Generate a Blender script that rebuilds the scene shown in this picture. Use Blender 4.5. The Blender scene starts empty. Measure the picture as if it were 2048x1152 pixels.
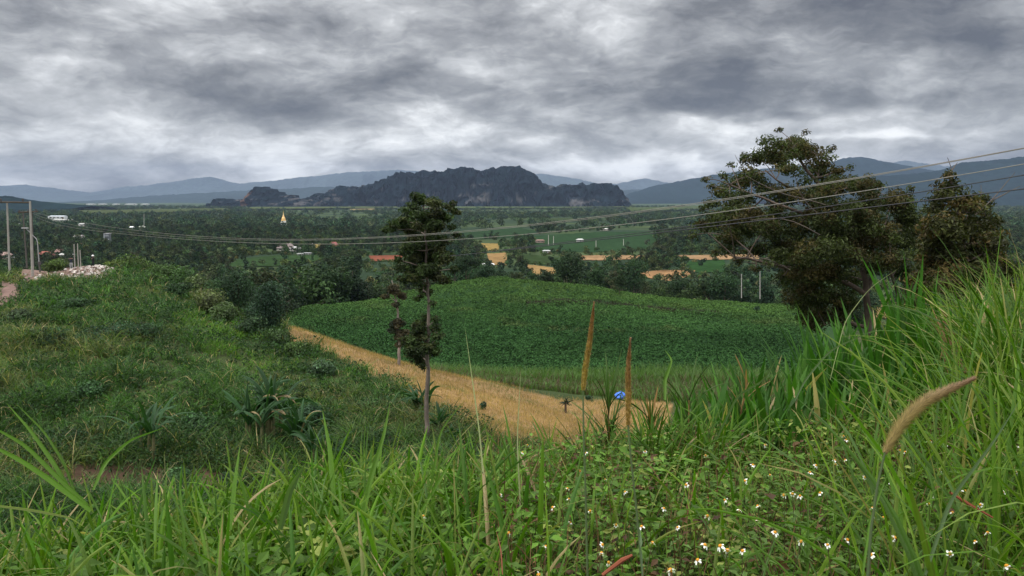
import bpy, math, random
import numpy as np
from math import radians as R
rng = np.random.default_rng(7); random.seed(7)
sc = bpy.context.scene
COL = sc.collection

# ---------------------------------------------------------------- camera
CAMZ = 50.0; F = 1638.0; PITCH = R(6.2)
cam = bpy.data.cameras.new("camera"); co = bpy.data.objects.new("camera", cam); COL.objects.link(co)
co.location = (0, 0, CAMZ); co.rotation_euler = (R(90) - PITCH, 0, 0)
cam.sensor_width = 36; cam.lens = 36 * F / 2048; cam.clip_start = .05; cam.clip_end = 60000
sc.camera = co
sc.view_settings.view_transform = 'Standard'; sc.view_settings.look = 'None'
sc.view_settings.exposure = 0.42; sc.view_settings.gamma = 1
sc.cycles.volume_bounces = 1; sc.cycles.max_bounces = 6; sc.cycles.diffuse_bounces = 3
sc.cycles.transmission_bounces = 4; sc.cycles.transparent_max_bounces = 8

# ---------------------------------------------------------------- sky
SUN_EL, SUN_AZ = 52, -125      # azimuth from +Y towards +X
class NT:
    def __init__(s, tree): s.t = tree; s.n = tree.nodes; s.l = tree.links
    def new(s, ty, **kw):
        n = s.n.new(ty)
        for k, v in kw.items(): setattr(n, k, v)
        return n
    def _in(s, sock, v):
        if isinstance(v, bpy.types.NodeSocket): s.l.new(v, sock)
        elif v is not None: sock.default_value = v
    def m(s, op, a, b=None, c=None, clamp=False):
        n = s.new('ShaderNodeMath', operation=op); n.use_clamp = clamp
        s._in(n.inputs[0], a)
        if b is not None: s._in(n.inputs[1], b)
        if c is not None: s._in(n.inputs[2], c)
        return n.outputs[0]
    def noise(s, vec, scale, detail=4, rough=.55, dist=0, col=False, lac=2.0):
        n = s.new('ShaderNodeTexNoise'); s._in(n.inputs['Vector'], vec)
        n.inputs['Scale'].default_value = scale; n.inputs['Detail'].default_value = detail
        n.inputs['Roughness'].default_value = rough; n.inputs['Distortion'].default_value = dist
        n.inputs['Lacunarity'].default_value = lac
        return n.outputs['Color' if col else 'Fac']
    def ramp(s, fac, stops):
        n = s.new('ShaderNodeValToRGB'); s._in(n.inputs[0], fac); e = n.color_ramp.elements
        while len(e) < len(stops): e.new(.5)
        for k, (p, c) in enumerate(stops): e[k].position = p; e[k].color = (*c, 1)
        return n.outputs[0]
    def mix(s, f, a, b, mode='MIX'):
        n = s.new('ShaderNodeMix', data_type='RGBA', blend_type=mode)
        s._in(n.inputs[0], f); s._in(n.inputs[6], a); s._in(n.inputs[7], b); return n.outputs[2]
def rgb4(c): return (*c, 1)

w = bpy.data.worlds.new("World"); sc.world = w; w.use_nodes = True; w.node_tree.nodes.clear()
N = NT(w.node_tree)
tc = N.new('ShaderNodeTexCoord'); sx = N.new('ShaderNodeSeparateXYZ'); N.l.new(tc.outputs['Generated'], sx.inputs[0])
dx, dy, dz = sx.outputs
zz = N.m('ADD', N.m('MAXIMUM', dz, 0.0), .26)
cx = N.new('ShaderNodeCombineXYZ'); N._in(cx.inputs[0], N.m('DIVIDE', dx, zz)); N._in(cx.inputs[1], N.m('DIVIDE', dy, zz)); cx.inputs[2].default_value = 3.7
P0 = cx.outputs[0]
n_big = N.noise(P0, .9, 5, .55, .1)
n_mid = N.noise(P0, 2.4, 10, .63, .12)
n_fin = N.noise(P0, 9, 8, .65, .1)
# billows in plain direction space, keeps texture where the cloud deck foreshortens
mp = N.new('ShaderNodeMapping'); N.l.new(tc.outputs['Generated'], mp.inputs[0]); mp.inputs['Scale'].default_value = (1, 1, 1.9)
n_dir = N.noise(mp.outputs[0], 8.0, 10, .64, .15)
n_dirc = N.noise(mp.outputs[0], 5.0, 4, .6, .3, col=True)
ws = N.new('ShaderNodeSeparateColor'); N.l.new(n_dirc, ws.inputs[0])
dyc = N.m('MAXIMUM', dy, .05)
az = N.m('ADD', N.m('DIVIDE', dx, dyc), N.m('MULTIPLY', N.m('SUBTRACT', ws.outputs[0], .5), .30))
el = N.m('ADD', N.m('DIVIDE', dz, dyc), N.m('MULTIPLY', N.m('SUBTRACT', ws.outputs[1], .5), .11))
tot = None
def bump(px, py, spx, spy, amp):
    global tot
    a0 = (px - 1024) / F; e0 = (398 - py) / F
    a = N.m('DIVIDE', N.m('SUBTRACT', az, a0), spx / F); b = N.m('DIVIDE', N.m('SUBTRACT', el, e0), spy / F)
    g = N.m('EXPONENT', N.m('MULTIPLY', N.m('ADD', N.m('MULTIPLY', a, a), N.m('MULTIPLY', b, b)), -1))
    g = N.m('MULTIPLY', g, amp)
    tot = g if tot is None else N.m('ADD', tot, g)
BUMPS = [(1400, 180, 330, 55, -.40), (1900, 60, 420, 80, -.26), (950, 60, 500, 60, .02), (60, 185, 170, 45, .26), (300, 80, 420, 40, -.16),
         (700, 230, 160, 40, -.16), (860, 270, 260, 40, .26), (1500, 235, 300, 22, .20), (1830, 260, 200, 25, .12), (150, 260, 260, 40, .16),
         (150, 345, 420, 30, .14), (1230, 320, 260, 22, .28), (1750, 290, 240, 12, .2), (350, 160, 200, 28, -.16), (1150, 80, 160, 40, .04), (1950, 150, 120, 40, .14),
         (560, 300, 200, 30, .1), (1130, 300, 130, 18, -.18), (1000, 170, 120, 40, .1)]
for b in BUMPS: bump(*b)
mp2 = N.new('ShaderNodeMapping'); N.l.new(tc.outputs['Generated'], mp2.inputs[0]); mp2.inputs['Scale'].default_value = (1, 1, 2.7); mp2.inputs['Location'].default_value = (4.3, 1.7, .6)
wv = N.new('ShaderNodeVectorMath', operation='MULTIPLY_ADD'); N.l.new(n_dirc, wv.inputs[0]); wv.inputs[1].default_value = (.10, .10, .16); N.l.new(mp2.outputs[0], wv.inputs[2])
n_lump = N.noise(wv.outputs[0], 5.5, 9, .55, 0)
bil = N.m('ABSOLUTE', N.m('SUBTRACT', N.m('MULTIPLY', N.noise(wv.outputs[0], 13, 8, .58, 0), 2), 1))   # rounded cloud bases with thin bright seams
nz = N.m('ADD', N.m('ADD', N.m('MULTIPLY', N.m('SUBTRACT', n_big, .5), .5), N.m('MULTIPLY', N.m('SUBTRACT', n_mid, .5), .55)),
         N.m('ADD', N.m('MULTIPLY', N.m('SUBTRACT', n_lump, .5), 1.75), N.m('MULTIPLY', N.m('SUBTRACT', bil, .2), .44)))
v = N.m('ADD', N.m('ADD', nz, N.m('MULTIPLY', tot, 1.3)), .64)
ccol = N.ramp(v, [(0.05, (.085, .085, .095)), (.27, (.160, .161, .166)), (.5, (.302, .305, .310)), (.7, (.485, .49, .495)), (.86, (.72, .728, .73)), (1, (.90, .905, .90))])
# overcast skies are about three times as bright overhead as at the horizon
lift = N.m('ADD', 1.0, N.m('MULTIPLY', N.m('POWER', N.m('MAXIMUM', N.m('SUBTRACT', dz, .24), 0), .8), 5.0))
bg1 = N.new('ShaderNodeBackground'); N.l.new(ccol, bg1.inputs[0]); N._in(bg1.inputs[1], lift)
sky = N.new('ShaderNodeTexSky', sky_type='NISHITA'); sky.sun_disc = False
sky.sun_elevation = R(SUN_EL); sky.sun_rotation = R(SUN_AZ)
bg2 = N.new('ShaderNodeBackground'); N.l.new(sky.outputs[0], bg2.inputs[0]); bg2.inputs[1].default_value = .08
ms = N.new('ShaderNodeMixShader'); ms.inputs[0].default_value = .08
N.l.new(bg1.outputs[0], ms.inputs[1]); N.l.new(bg2.outputs[0], ms.inputs[2])
wo = N.new('ShaderNodeOutputWorld'); N.l.new(ms.outputs[0], wo.inputs[0])

sun = bpy.data.lights.new("sun", 'SUN'); so = bpy.data.objects.new("sun", sun); COL.objects.link(so)
sun.energy = 1.5; sun.angle = R(12); sun.color = (1, .95, .86)
so.rotation_euler = (R(90 - SUN_EL), 0, R(180 - SUN_AZ) + math.pi * 0)
# aim: the light travels from (sin az, cos az) towards the scene
from mathutils import Vector
sd = Vector((math.sin(R(SUN_AZ)) * math.cos(R(SUN_EL)), math.cos(R(SUN_AZ)) * math.cos(R(SUN_EL)), math.sin(R(SUN_EL))))
so.rotation_euler = sd.to_track_quat('Z', 'Y').to_euler(); so.location = (0, 0, 80)

# ---------------------------------------------------------------- pixel helpers (photo is 2048 x 1152)
cp, sp_ = math.cos(PITCH), math.sin(PITCH)
def P(px, py, Y):
    u = (px - 1024) / F; vv = -(py - 576) / F
    d = np.array([u, cp + vv * sp_, -sp_ + vv * cp]); d = d * (Y / d[1])
    return np.array([d[0], d[1], d[2] + CAMZ])
def proj(X, Y, Z):
    z = Z - CAMZ; depth = Y * cp - z * sp_; up = Y * sp_ + z * cp
    depth = np.maximum(depth, 1e-3)
    return 1024 + F * X / depth, 576 - F * up / depth
def inpoly(px, py, poly):
    px = np.asarray(px); py = np.asarray(py); ins = np.zeros(px.shape, bool); n = len(poly)
    for i in range(n):
        x1, y1 = poly[i]; x2, y2 = poly[(i + 1) % n]
        if y1 == y2: continue
        c = ((y1 > py) != (y2 > py)) & (px < (x2 - x1) * (py - y1) / (y2 - y1) + x1)
        ins ^= c
    return ins
def ihash(a, b, s):
    h = (a.astype(np.int64) * 374761393 + b.astype(np.int64) * 668265263 + s * 1442695041) & 0xffffffff
    h = ((h ^ (h >> 13)) * 1274126177) & 0xffffffff
    return ((h ^ (h >> 16)) & 0xffff) / 65535.0
def vnoise(x, y, s=0):
    x = np.asarray(x, float); y = np.asarray(y, float)
    xi = np.floor(x); yi = np.floor(y); fx = x - xi; fy = y - yi
    fx = fx * fx * (3 - 2 * fx); fy = fy * fy * (3 - 2 * fy)
    a = ihash(xi, yi, s); b = ihash(xi + 1, yi, s); c = ihash(xi, yi + 1, s); d = ihash(xi + 1, yi + 1, s)
    return (a * (1 - fx) + b * fx) * (1 - fy) + (c * (1 - fx) + d * fx) * fy
def fbm(x, y, s=0, o=5, g=.5):
    r = 0; am = 1; t = 0
    for k in range(o):
        r = r + am * vnoise(x * 2 ** k, y * 2 ** k, s + k * 17); t += am; am *= g
    return r / t

# ---------------------------------------------------------------- materials
def mat(name, base=None, rough=.7, trans=0.0, attr=True, var=.25, nscale=3.0, nfac=.3, spec=.3, bump_=0, bscale=20, objvar=0):
    m = bpy.data.materials.new(name); m.use_nodes = True; m.node_tree.nodes.clear(); T = NT(m.node_tree)
    tcn = T.new('ShaderNodeTexCoord'); vec = tcn.outputs['Object']
    if attr:
        a = T.new('ShaderNodeAttribute', attribute_name='Col'); c = a.outputs['Color']
    else:
        rg = T.new('ShaderNodeRGB'); rg.outputs[0].default_value = rgb4(base); c = rg.outputs[0]
    f = T.noise(vec, nscale, 5, .6)
    k = T.m('ADD', 1 - nfac / 2, T.m('MULTIPLY', T.m('SUBTRACT', f, .25), nfac))
    hs = T.new('ShaderNodeHueSaturation'); T._in(hs.inputs['Color'], c); T._in(hs.inputs['Value'], k)
    if objvar:
        oi = T.new('ShaderNodeObjectInfo')
        T._in(hs.inputs['Value'], T.m('MULTIPLY', k, T.m('ADD', 1 - objvar, T.m('MULTIPLY', oi.outputs['Random'], 2 * objvar))))
        T._in(hs.inputs['Hue'], T.m('ADD', .485, T.m('MULTIPLY', oi.outputs['Random'], .03)))
    c = hs.outputs[0]
    b = T.new('ShaderNodeBsdfPrincipled'); T.l.new(c, b.inputs['Base Color'])
    b.inputs['Roughness'].default_value = rough; b.inputs['Specular IOR Level'].default_value = spec
    if bump_:
        bn = T.noise(vec, bscale, 5, .6); bp = T.new('ShaderNodeBump'); bp.inputs['Strength'].default_value = bump_
        T.l.new(bn, bp.inputs['Height']); T.l.new(bp.outputs[0], b.inputs['Normal'])
    out = b.outputs[0]
    if trans:
        tr = T.new('ShaderNodeBsdfTranslucent')
        T.l.new(T.mix(1.0, c, (1.1, 1.45, .45, 1), 'MULTIPLY'), tr.inputs[0])
        mx = T.new('ShaderNodeMixShader'); mx.inputs[0].default_value = trans
        T.l.new(out, mx.inputs[1]); T.l.new(tr.outputs[0], mx.inputs[2]); out = mx.outputs[0]
    o = T.new('ShaderNodeOutputMaterial'); T.l.new(out, o.inputs[0])
    return m
M = {}
M['leaf'] = mat('leaf', trans=.25, rough=.5, spec=.15, nscale=1.5)
M['grass'] = mat('grass', trans=.35, rough=.5, spec=.15, nscale=6, nfac=.35)
M['farleaf'] = mat('farleaf', rough=.85, spec=.05, nscale=.05, nfac=.7)
M['treeleaf'] = mat('treeleaf', rough=.7, spec=.15, trans=.15, nscale=.35, nfac=.8, objvar=.25)
M['ground'] = mat('ground', rough=.95, spec=.05, nscale=1.2, nfac=.7, bump_=.5, bscale=3)
M['bark'] = mat('bark', rough=.9, spec=.1, nscale=4, nfac=.9, bump_=.6, bscale=12)
M['rock'] = mat('rock', rough=.9, spec=.1, nscale=5, nfac=.5)
M['hill'] = mat('hill', rough=.95, spec=.0, nscale=.018, nfac=1.1)
M['field'] = mat('field', rough=.95, spec=.0, nscale=.16, nfac=1.1)
M['paint'] = mat('paint', rough=.6, nscale=.8, nfac=.4)
M['gold'] = mat('gold_paint', rough=.4, nscale=.5, nfac=.4, spec=.6)
M['concrete'] = mat('concrete', rough=.9, nscale=2, nfac=.5)
M['petal'] = mat('petal', rough=.5, trans=.2, nfac=.1)
M['cloth'] = mat('cloth', rough=.9, nfac=.3)
M['wire'] = mat('wire', rough=.5, nfac=.1)

# ---------------------------------------------------------------- mesh helpers
class Geo:
    def __init__(s): s.v = []; s.q = []; s.c = []; s.n = 0
    def add(s, v, q, c):
        v = np.asarray(v, float).reshape(-1, 3); q = np.asarray(q, np.int64).reshape(-1, 4)
        c = np.asarray(c, float)
        if c.ndim == 1: c = np.tile(c, (len(v), 1))
        s.v.append(v); s.q.append(q + s.n); s.c.append(c); s.n += len(v); return s
    def arrays(s): return np.concatenate(s.v), np.concatenate(s.q), np.concatenate(s.c)
    def mesh(s, name, m, smooth=False):
        v, q, c = s.arrays(); me = bpy.data.meshes.new(name)
        tri = q[:, 3] == q[:, 2]
        lens = np.where(tri, 3, 4); tot = int(lens.sum())
        loops = q.reshape(-1); keep = np.ones((len(q), 4), bool); keep[tri, 3] = False
        loops = loops[keep.reshape(-1)]
        me.vertices.add(len(v)); me.vertices.foreach_set('co', v.astype(np.float32).ravel())
        me.loops.add(tot); me.loops.foreach_set('vertex_index', loops.astype(np.int32))
        me.polygons.add(len(q)); st = np.concatenate([[0], np.cumsum(lens)[:-1]])
        me.polygons.foreach_set('loop_start', st.astype(np.int32))
        me.polygons.foreach_set('use_smooth', np.full(len(q), smooth, bool))
        a = me.color_attributes.new('Col', 'FLOAT_COLOR', 'POINT')
        a.data.foreach_set('color', np.concatenate([c, np.ones((len(c), 1))], 1).astype(np.float32).ravel())
        me.materials.append(m); me.update(calc_edges=True); return me
    def obj(s, name, m, parent=None, smooth=False, loc=None):
        v0 = None
        if loc is not None:
            for k in range(len(s.v)): s.v[k] = s.v[k] - np.asarray(loc, float)
        o = bpy.data.objects.new(name, s.mesh(name, m, smooth)); COL.objects.link(o)
        if loc is not None and parent is None: o.location = loc
        if parent is not None: o.parent = parent
        return o
def tag(o, label=None, cat=None, group=None, kind=None):
    for k, vv in (('label', label), ('category', cat), ('group', group), ('kind', kind)):
        if vv: o[k] = vv
    return o
def empty(name, loc, label, cat, group=None):
    o = bpy.data.objects.new(name, None); COL.objects.link(o); o.location = loc; o.empty_display_size = .2
    return tag(o, label, cat, group)
def copy_tree(o, parent=None):
    c = o.copy(); COL.objects.link(c); c.parent = parent
    for ch in o.children:
        copy_tree(ch, c)
    return c
def nrm(a): return a / np.maximum(np.linalg.norm(a, axis=-1, keepdims=True), 1e-9)

def blades(G, base, yaw, L, W, th0, bend, seg, col, fold=False, wp=.6, tip=None, twist=.5, dead=.0):
    n = len(base); base = np.asarray(base, float)
    b = lambda a: np.broadcast_to(np.asarray(a, float), (n,)).copy()
    yaw, L, W, th0, bend = map(b, (yaw, L, W, th0, bend))
    t = np.linspace(0, 1, seg + 1); th = th0[:, None] + bend[:, None] * t ** 1.4
    mid = (th[:, 1:] + th[:, :-1]) / 2; ds = (L / seg)[:, None]
    r = np.concatenate([np.zeros((n, 1)), np.cumsum(np.sin(mid) * ds, 1)], 1)
    z = np.concatenate([np.zeros((n, 1)), np.cumsum(np.cos(mid) * ds, 1)], 1)
    d = np.stack([np.cos(yaw), np.sin(yaw), 0 * yaw], 1); pr = np.stack([-np.sin(yaw), np.cos(yaw), 0 * yaw], 1)
    c = base[:, None, :] + r[..., None] * d[:, None, :]; c[..., 2] += z
    nv = -np.cos(th)[..., None] * d[:, None, :]; nv[..., 2] += np.sin(th)
    ph = (rng.normal(0, twist, n))[:, None, None] + (rng.normal(0, twist, n))[:, None, None] * t[None, :, None]
    side = np.cos(ph) * pr[:, None, :] + np.sin(ph) * nv
    nn = np.cross(side, np.stack([np.sin(th) * d[:, :1], np.sin(th) * d[:, 1:2], np.cos(th)], -1))
    wprof = np.clip((1 - t) ** wp * (.55 + .9 * t) * 1.05, .02, None)
    hw = (W[:, None] * wprof[None, :] / 2)[..., None]
    col = np.asarray(col, float)
    if col.ndim == 1: col = np.tile(col, (n, 1))
    cc = np.repeat(col[:, None, :], seg + 1, 1)
    if tip is not None:
        k = (rng.random(n) < tip[0])[:, None, None] * np.clip((t - .55) / .45, 0, 1)[None, :, None]
        cc = cc * (1 - k) + np.array(tip[1]) * k
    if dead:
        k = rng.random(n) < dead
        cc[k] = np.array([.42, .33, .17]) * rng.uniform(.6, 1.15, (k.sum(), 1, 1))
    if fold:
        V = np.stack([c - side * hw, c - nn * hw * .45, c + side * hw], 2); K = 3
    else:
        V = np.stack([c - side * hw, c + side * hw], 2); K = 2
    S = seg + 1
    i = (np.arange(n) * S * K)[:, None, None] + (np.arange(seg) * K)[None, :, None] + np.arange(K - 1)[None, None, :]
    Q = np.stack([i, i + 1, i + K + 1, i + K], -1)
    G.add(V.reshape(-1, 3), Q.reshape(-1, 4), np.repeat(cc[:, :, None, :], K, 2).reshape(-1, 3))
def leaves(G, c, d, nv, L, W, col, fold=.12):
    n = len(c); L = np.broadcast_to(L, (n,))[:, None]; W = np.broadcast_to(W, (n,))[:, None]
    d = nrm(d); s = nrm(np.cross(d, nv)); nv = np.cross(s, d)
    V = np.stack([c - d * L / 2, c - d * L * .05 + s * W / 2 + nv * L * fold, c + d * L / 2 - nv * L * .05, c - d * L * .05 - s * W / 2 + nv * L * fold], 1)
    Q = np.arange(n * 4).reshape(-1, 4); col = np.asarray(col, float)
    if col.ndim == 1: col = np.tile(col, (n, 1))
    G.add(V.reshape(-1, 3), Q, np.repeat(col, 4, 0))
def blob(G, c, rad, n, size, col, cv=.25, inner=.5, up=.35, aspect=.55, droop=.0):
    c = np.asarray(c, float); rad = np.asarray(rad, float)
    v = nrm(rng.normal(size=(n, 3))); lump = .78 + .5 * fbm(v[:, 0] * 2.2 + c[0] * 3, v[:, 1] * 2.2 + v[:, 2] * 1.9 + c[2] * 3, int(abs(c[1]) * 10) % 97, 3)
    r = (inner + (1.05 - inner) * rng.random(n) ** .5) * lump
    p = c + v * r[:, None] * rad
    nn = nrm(v + rng.normal(0, .45, (n, 3)) + [0, 0, up]); d = rng.normal(size=(n, 3)); d[:, 2] -= droop; d = nrm(d - nn * (d * nn).sum(1, keepdims=True))
    L = size * rng.uniform(.6, 1.3, n)
    col = np.asarray(col) * (1 + rng.normal(0, cv, (n, 1))).clip(.4, 1.8)
    leaves(G, p, d, nn, L, L * aspect, col)
def tube(G, pts, rad, col, ns=6, cap=False):
    pts = np.asarray(pts, float); n = len(pts); rad = np.broadcast_to(np.asarray(rad, float), (n,))
    tg = nrm(np.gradient(pts, axis=0)); ref = np.array([0, 0, 1.]) if abs(tg[:, 2]).mean() < .8 else np.array([1., 0, 0])
    a = nrm(np.cross(tg, ref)); b = np.cross(tg, a)
    th = np.linspace(0, 2 * np.pi, ns, endpoint=False)
    V = pts[:, None, :] + rad[:, None, None] * (np.cos(th)[None, :, None] * a[:, None, :] + np.sin(th)[None, :, None] * b[:, None, :])
    i = np.arange(n - 1)[:, None] * ns; j = np.arange(ns)[None, :]; j2 = (j + 1) % ns
    Q = np.stack([i + j, i + j2, i + ns + j2, i + ns + j], -1).reshape(-1, 4)
    V = V.reshape(-1, 3); col = np.asarray(col, float)
    c = col if col.ndim == 1 else np.repeat(col, ns, 0)
    if cap:
        k = len(V); V = np.concatenate([V, pts[:1], pts[-1:]]); e = (n - 1) * ns
        q2 = [[j_, k, (j_ + 1) % ns, (j_ + 1) % ns] for j_ in range(ns)] + [[e + j_, e + (j_ + 1) % ns, k + 1, k + 1] for j_ in range(ns)]
        Q = np.concatenate([Q, q2])
        if c.ndim == 2: c = np.concatenate([c, c[:1], c[-1:]])
    G.add(V, Q, c)
def box(G, c, s, col, rot=0):
    c = np.asarray(c, float); s = np.asarray(s, float) / 2
    V = np.array([[x, y, z] for x in (-1, 1) for y in (-1, 1) for z in (-1, 1)], float) * s
    cr, sr = math.cos(rot), math.sin(rot); V = np.stack([V[:, 0] * cr - V[:, 1] * sr, V[:, 0] * sr + V[:, 1] * cr, V[:, 2]], 1) + c
    G.add(V, [[0, 1, 3, 2], [4, 6, 7, 5], [0, 4, 5, 1], [2, 3, 7, 6], [0, 2, 6, 4], [1, 5, 7, 3]], col)
def lathe(G, c, prof, col, ns=16):
    pts = [np.asarray(c) + [0, 0, z] for _, z in prof]
    V = []; th = np.linspace(0, 2 * np.pi, ns, endpoint=False)
    for r_, z in prof: V.append(np.stack([c[0] + r_ * np.cos(th), c[1] + r_ * np.sin(th), np.full(ns, c[2] + z)], 1))
    V = np.concatenate(V); i = np.arange(len(prof) - 1)[:, None] * ns; j = np.arange(ns)[None, :]; j2 = (j + 1) % ns
    G.add(V, np.stack([i + j, i + j2, i + ns + j2, i + ns + j], -1).reshape(-1, 4), col)

# ---------------------------------------------------------------- terrain
PLAIN = -48.0
TAB = {  # photo column: (distance, height relative to the eye)
 -900: [(0,-1.4),(3,-1.5),(5,-3.0),(8,-5.2),(15,-9),(30,-12),(42,-12),(60,-11),(90,-10),(130,-10),(170,-14),(240,-32),(330,-48)],
 0: [(0,-1.4),(2.5,-1.45),(3.6,-1.8),(5,-2.9),(8,-6.4),(15,-11),(30,-15),(42,-15.5),(50,-14.5),(60,-13.3),(75,-12.3),(95,-11.6),(120,-11.0),(140,-11.3),(170,-16),(220,-30),(300,-48)],
 300: [(0,-1.4),(2.5,-1.42),(3.8,-1.8),(5,-2.7),(8,-6.2),(15,-11),(30,-15.2),(42,-15.8),(50,-14.8),(60,-13.6),(75,-12.5),(95,-11.5),(112,-10.6),(122,-10.8),(150,-17),(200,-35),(300,-48)],
 450: [(0,-1.4),(2.5,-1.4),(4,-1.75),(5.2,-2.5),(8,-5.8),(15,-11),(30,-15.4),(42,-16),(55,-15),(70,-14.2),(90,-13.3),(98,-13.4),(115,-15.5),(150,-26),(200,-38),(300,-48)],
 600: [(0,-1.4),(2.5,-1.38),(4,-1.68),(5.4,-2.4),(8,-5.4),(15,-10.5),(30,-15),(45,-16.5),(55,-15.7),(70,-15),(85,-14.4),(90,-14.3),(100,-17),(130,-26),(160,-24.8),(178,-24.6),(190,-26),(220,-34),(300,-48)],
 850: [(0,-1.4),(2.5,-1.38),(4,-1.62),(5.6,-2.3),(8,-5.0),(15,-10),(30,-14.3),(50,-15.2),(60,-15.8),(72,-16.3),(82,-17),(95,-21),(125,-26.5),(150,-25),(180,-24.1),(205,-23.4),(216,-23.8),(250,-31),(320,-48)],
 1000: [(0,-1.4),(3,-1.4),(5,-1.85),(6.2,-2.5),(8,-4.6),(15,-9.5),(30,-14.3),(50,-16),(60,-17),(75,-18.6),(85,-19.4),(95,-22),(125,-26.8),(150,-25),(180,-23),(207,-21.2),(222,-21.6),(260,-31),(330,-48)],
 1170: [(0,-1.4),(3,-1.4),(5,-1.8),(6.3,-2.4),(8,-4.2),(15,-9.5),(30,-14.5),(50,-17.8),(60,-19),(75,-20.8),(90,-22.3),(100,-23.8),(125,-26.5),(150,-25.3),(180,-24.0),(205,-22.9),(218,-23.4),(260,-32),(340,-48)],
 1350: [(0,-1.4),(3,-1.42),(5,-1.78),(6.5,-2.3),(8,-3.6),(15,-8.5),(30,-14),(50,-18),(60,-19.5),(80,-21.5),(90,-22.2),(100,-23.6),(125,-26.3),(150,-25.3),(175,-25.0),(200,-25.6),(212,-26.4),(250,-33),(340,-48)],
 1590: [(0,-1.4),(3,-1.45),(5,-1.75),(8,-2.6),(12,-4.6),(20,-8.5),(35,-12),(60,-19),(90,-23),(125,-26.8),(150,-26),(180,-26.3),(195,-26.6),(210,-27.8),(250,-35),(340,-48)],
 1750: [(0,-1.5),(3,-1.5),(5,-1.6),(8,-2.0),(12,-3.0),(20,-5.0),(36,-7.6),(50,-12),(80,-21),(120,-27),(150,-30),(200,-35),(250,-41),(330,-48)],
 2048: [(0,-1.45),(3,-1.4),(5,-1.4),(8,-1.55),(12,-2.0),(20,-3.8),(36,-7),(60,-14),(100,-26),(200,-40),(300,-48)],
 3300: [(0,-1.4),(3,-1.3),(5,-1.2),(8,-1.3),(12,-1.8),(20,-3.6),(36,-7),(60,-14),(100,-26),(200,-40),(300,-48)]}
cols = sorted(TAB)
LY = np.linspace(math.log(.3), math.log(20003), 900); GY = np.exp(LY) - 3
prof = []
for c in cols:
    p = TAB[c] + [(500, PLAIN), (21000, PLAIN)]
    yy = np.array([a for a, _ in p]); z = np.array([b for _, b in p])
    prof.append(np.interp(LY, np.log(yy + 3), z))
prof = np.array(prof).T
k = np.exp(-np.linspace(-2, 2, 9) ** 2); k /= k.sum()
prof = np.array([np.convolve(np.pad(prof[:, j], 4, 'edge'), k, 'valid') for j in range(prof.shape[1])]).T
NPX = 421; GPX = np.linspace(-900, 3300, NPX)
TH = np.array([np.interp(GPX, cols, prof[i]) for i in range(len(LY))])
k = np.exp(-np.linspace(-2, 2, 11) ** 2); k /= k.sum()
TH = np.array([np.convolve(np.pad(TH[i], 5, 'edge'), k, 'valid') for i in range(len(LY))])
def height(X, Y):
    X = np.asarray(X, float); Y = np.asarray(Y, float)
    px = 1024 + F * X / np.maximum(Y, 3.0)
    a = np.clip((px - GPX[0]) / (GPX[1] - GPX[0]), 0, NPX - 1.001); b = np.clip((np.log(np.maximum(Y + 3, .3)) - LY[0]) / (LY[1] - LY[0]), 0, len(LY) - 1.001)
    i = a.astype(int); j = b.astype(int); fa = a - i; fb = b - j
    h = (TH[j, i] * (1 - fa) + TH[j, i + 1] * fa) * (1 - fb) + (TH[j + 1, i] * (1 - fa) + TH[j + 1, i + 1] * fa) * fb
    amp = np.interp(Y, [0, 3, 12, 40, 120, 300, 1000, 20000], [.05, .1, .4, 1.1, .8, 1.2, 3, 6])
    sc_ = np.interp(Y, [0, 12, 60, 300, 3000], [1.2, 2.5, 7, 30, 200])
    h = h + amp * (fbm(X / 7.0, Y / 7.0, 5, 4) - .5) * np.where(Y < 400, 1, .0) + np.where(Y > 300, np.clip((Y - 300) / 300, 0, 1), 0) * 3.5 * (fbm(X / 260., Y / 260., 9, 3) - .5)
    return h + CAMZ
STUB = [(578, 652), (640, 668), (720, 692), (850, 733), (940, 757), (1020, 775), (1110, 797), (1180, 802), (1300, 800), (1345, 806), (1340, 840), (1290, 880), (1200, 905), (1100, 900), (1000, 885), (920, 850), (850, 812), (790, 770), (720, 735), (640, 698), (580, 680)]
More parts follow.
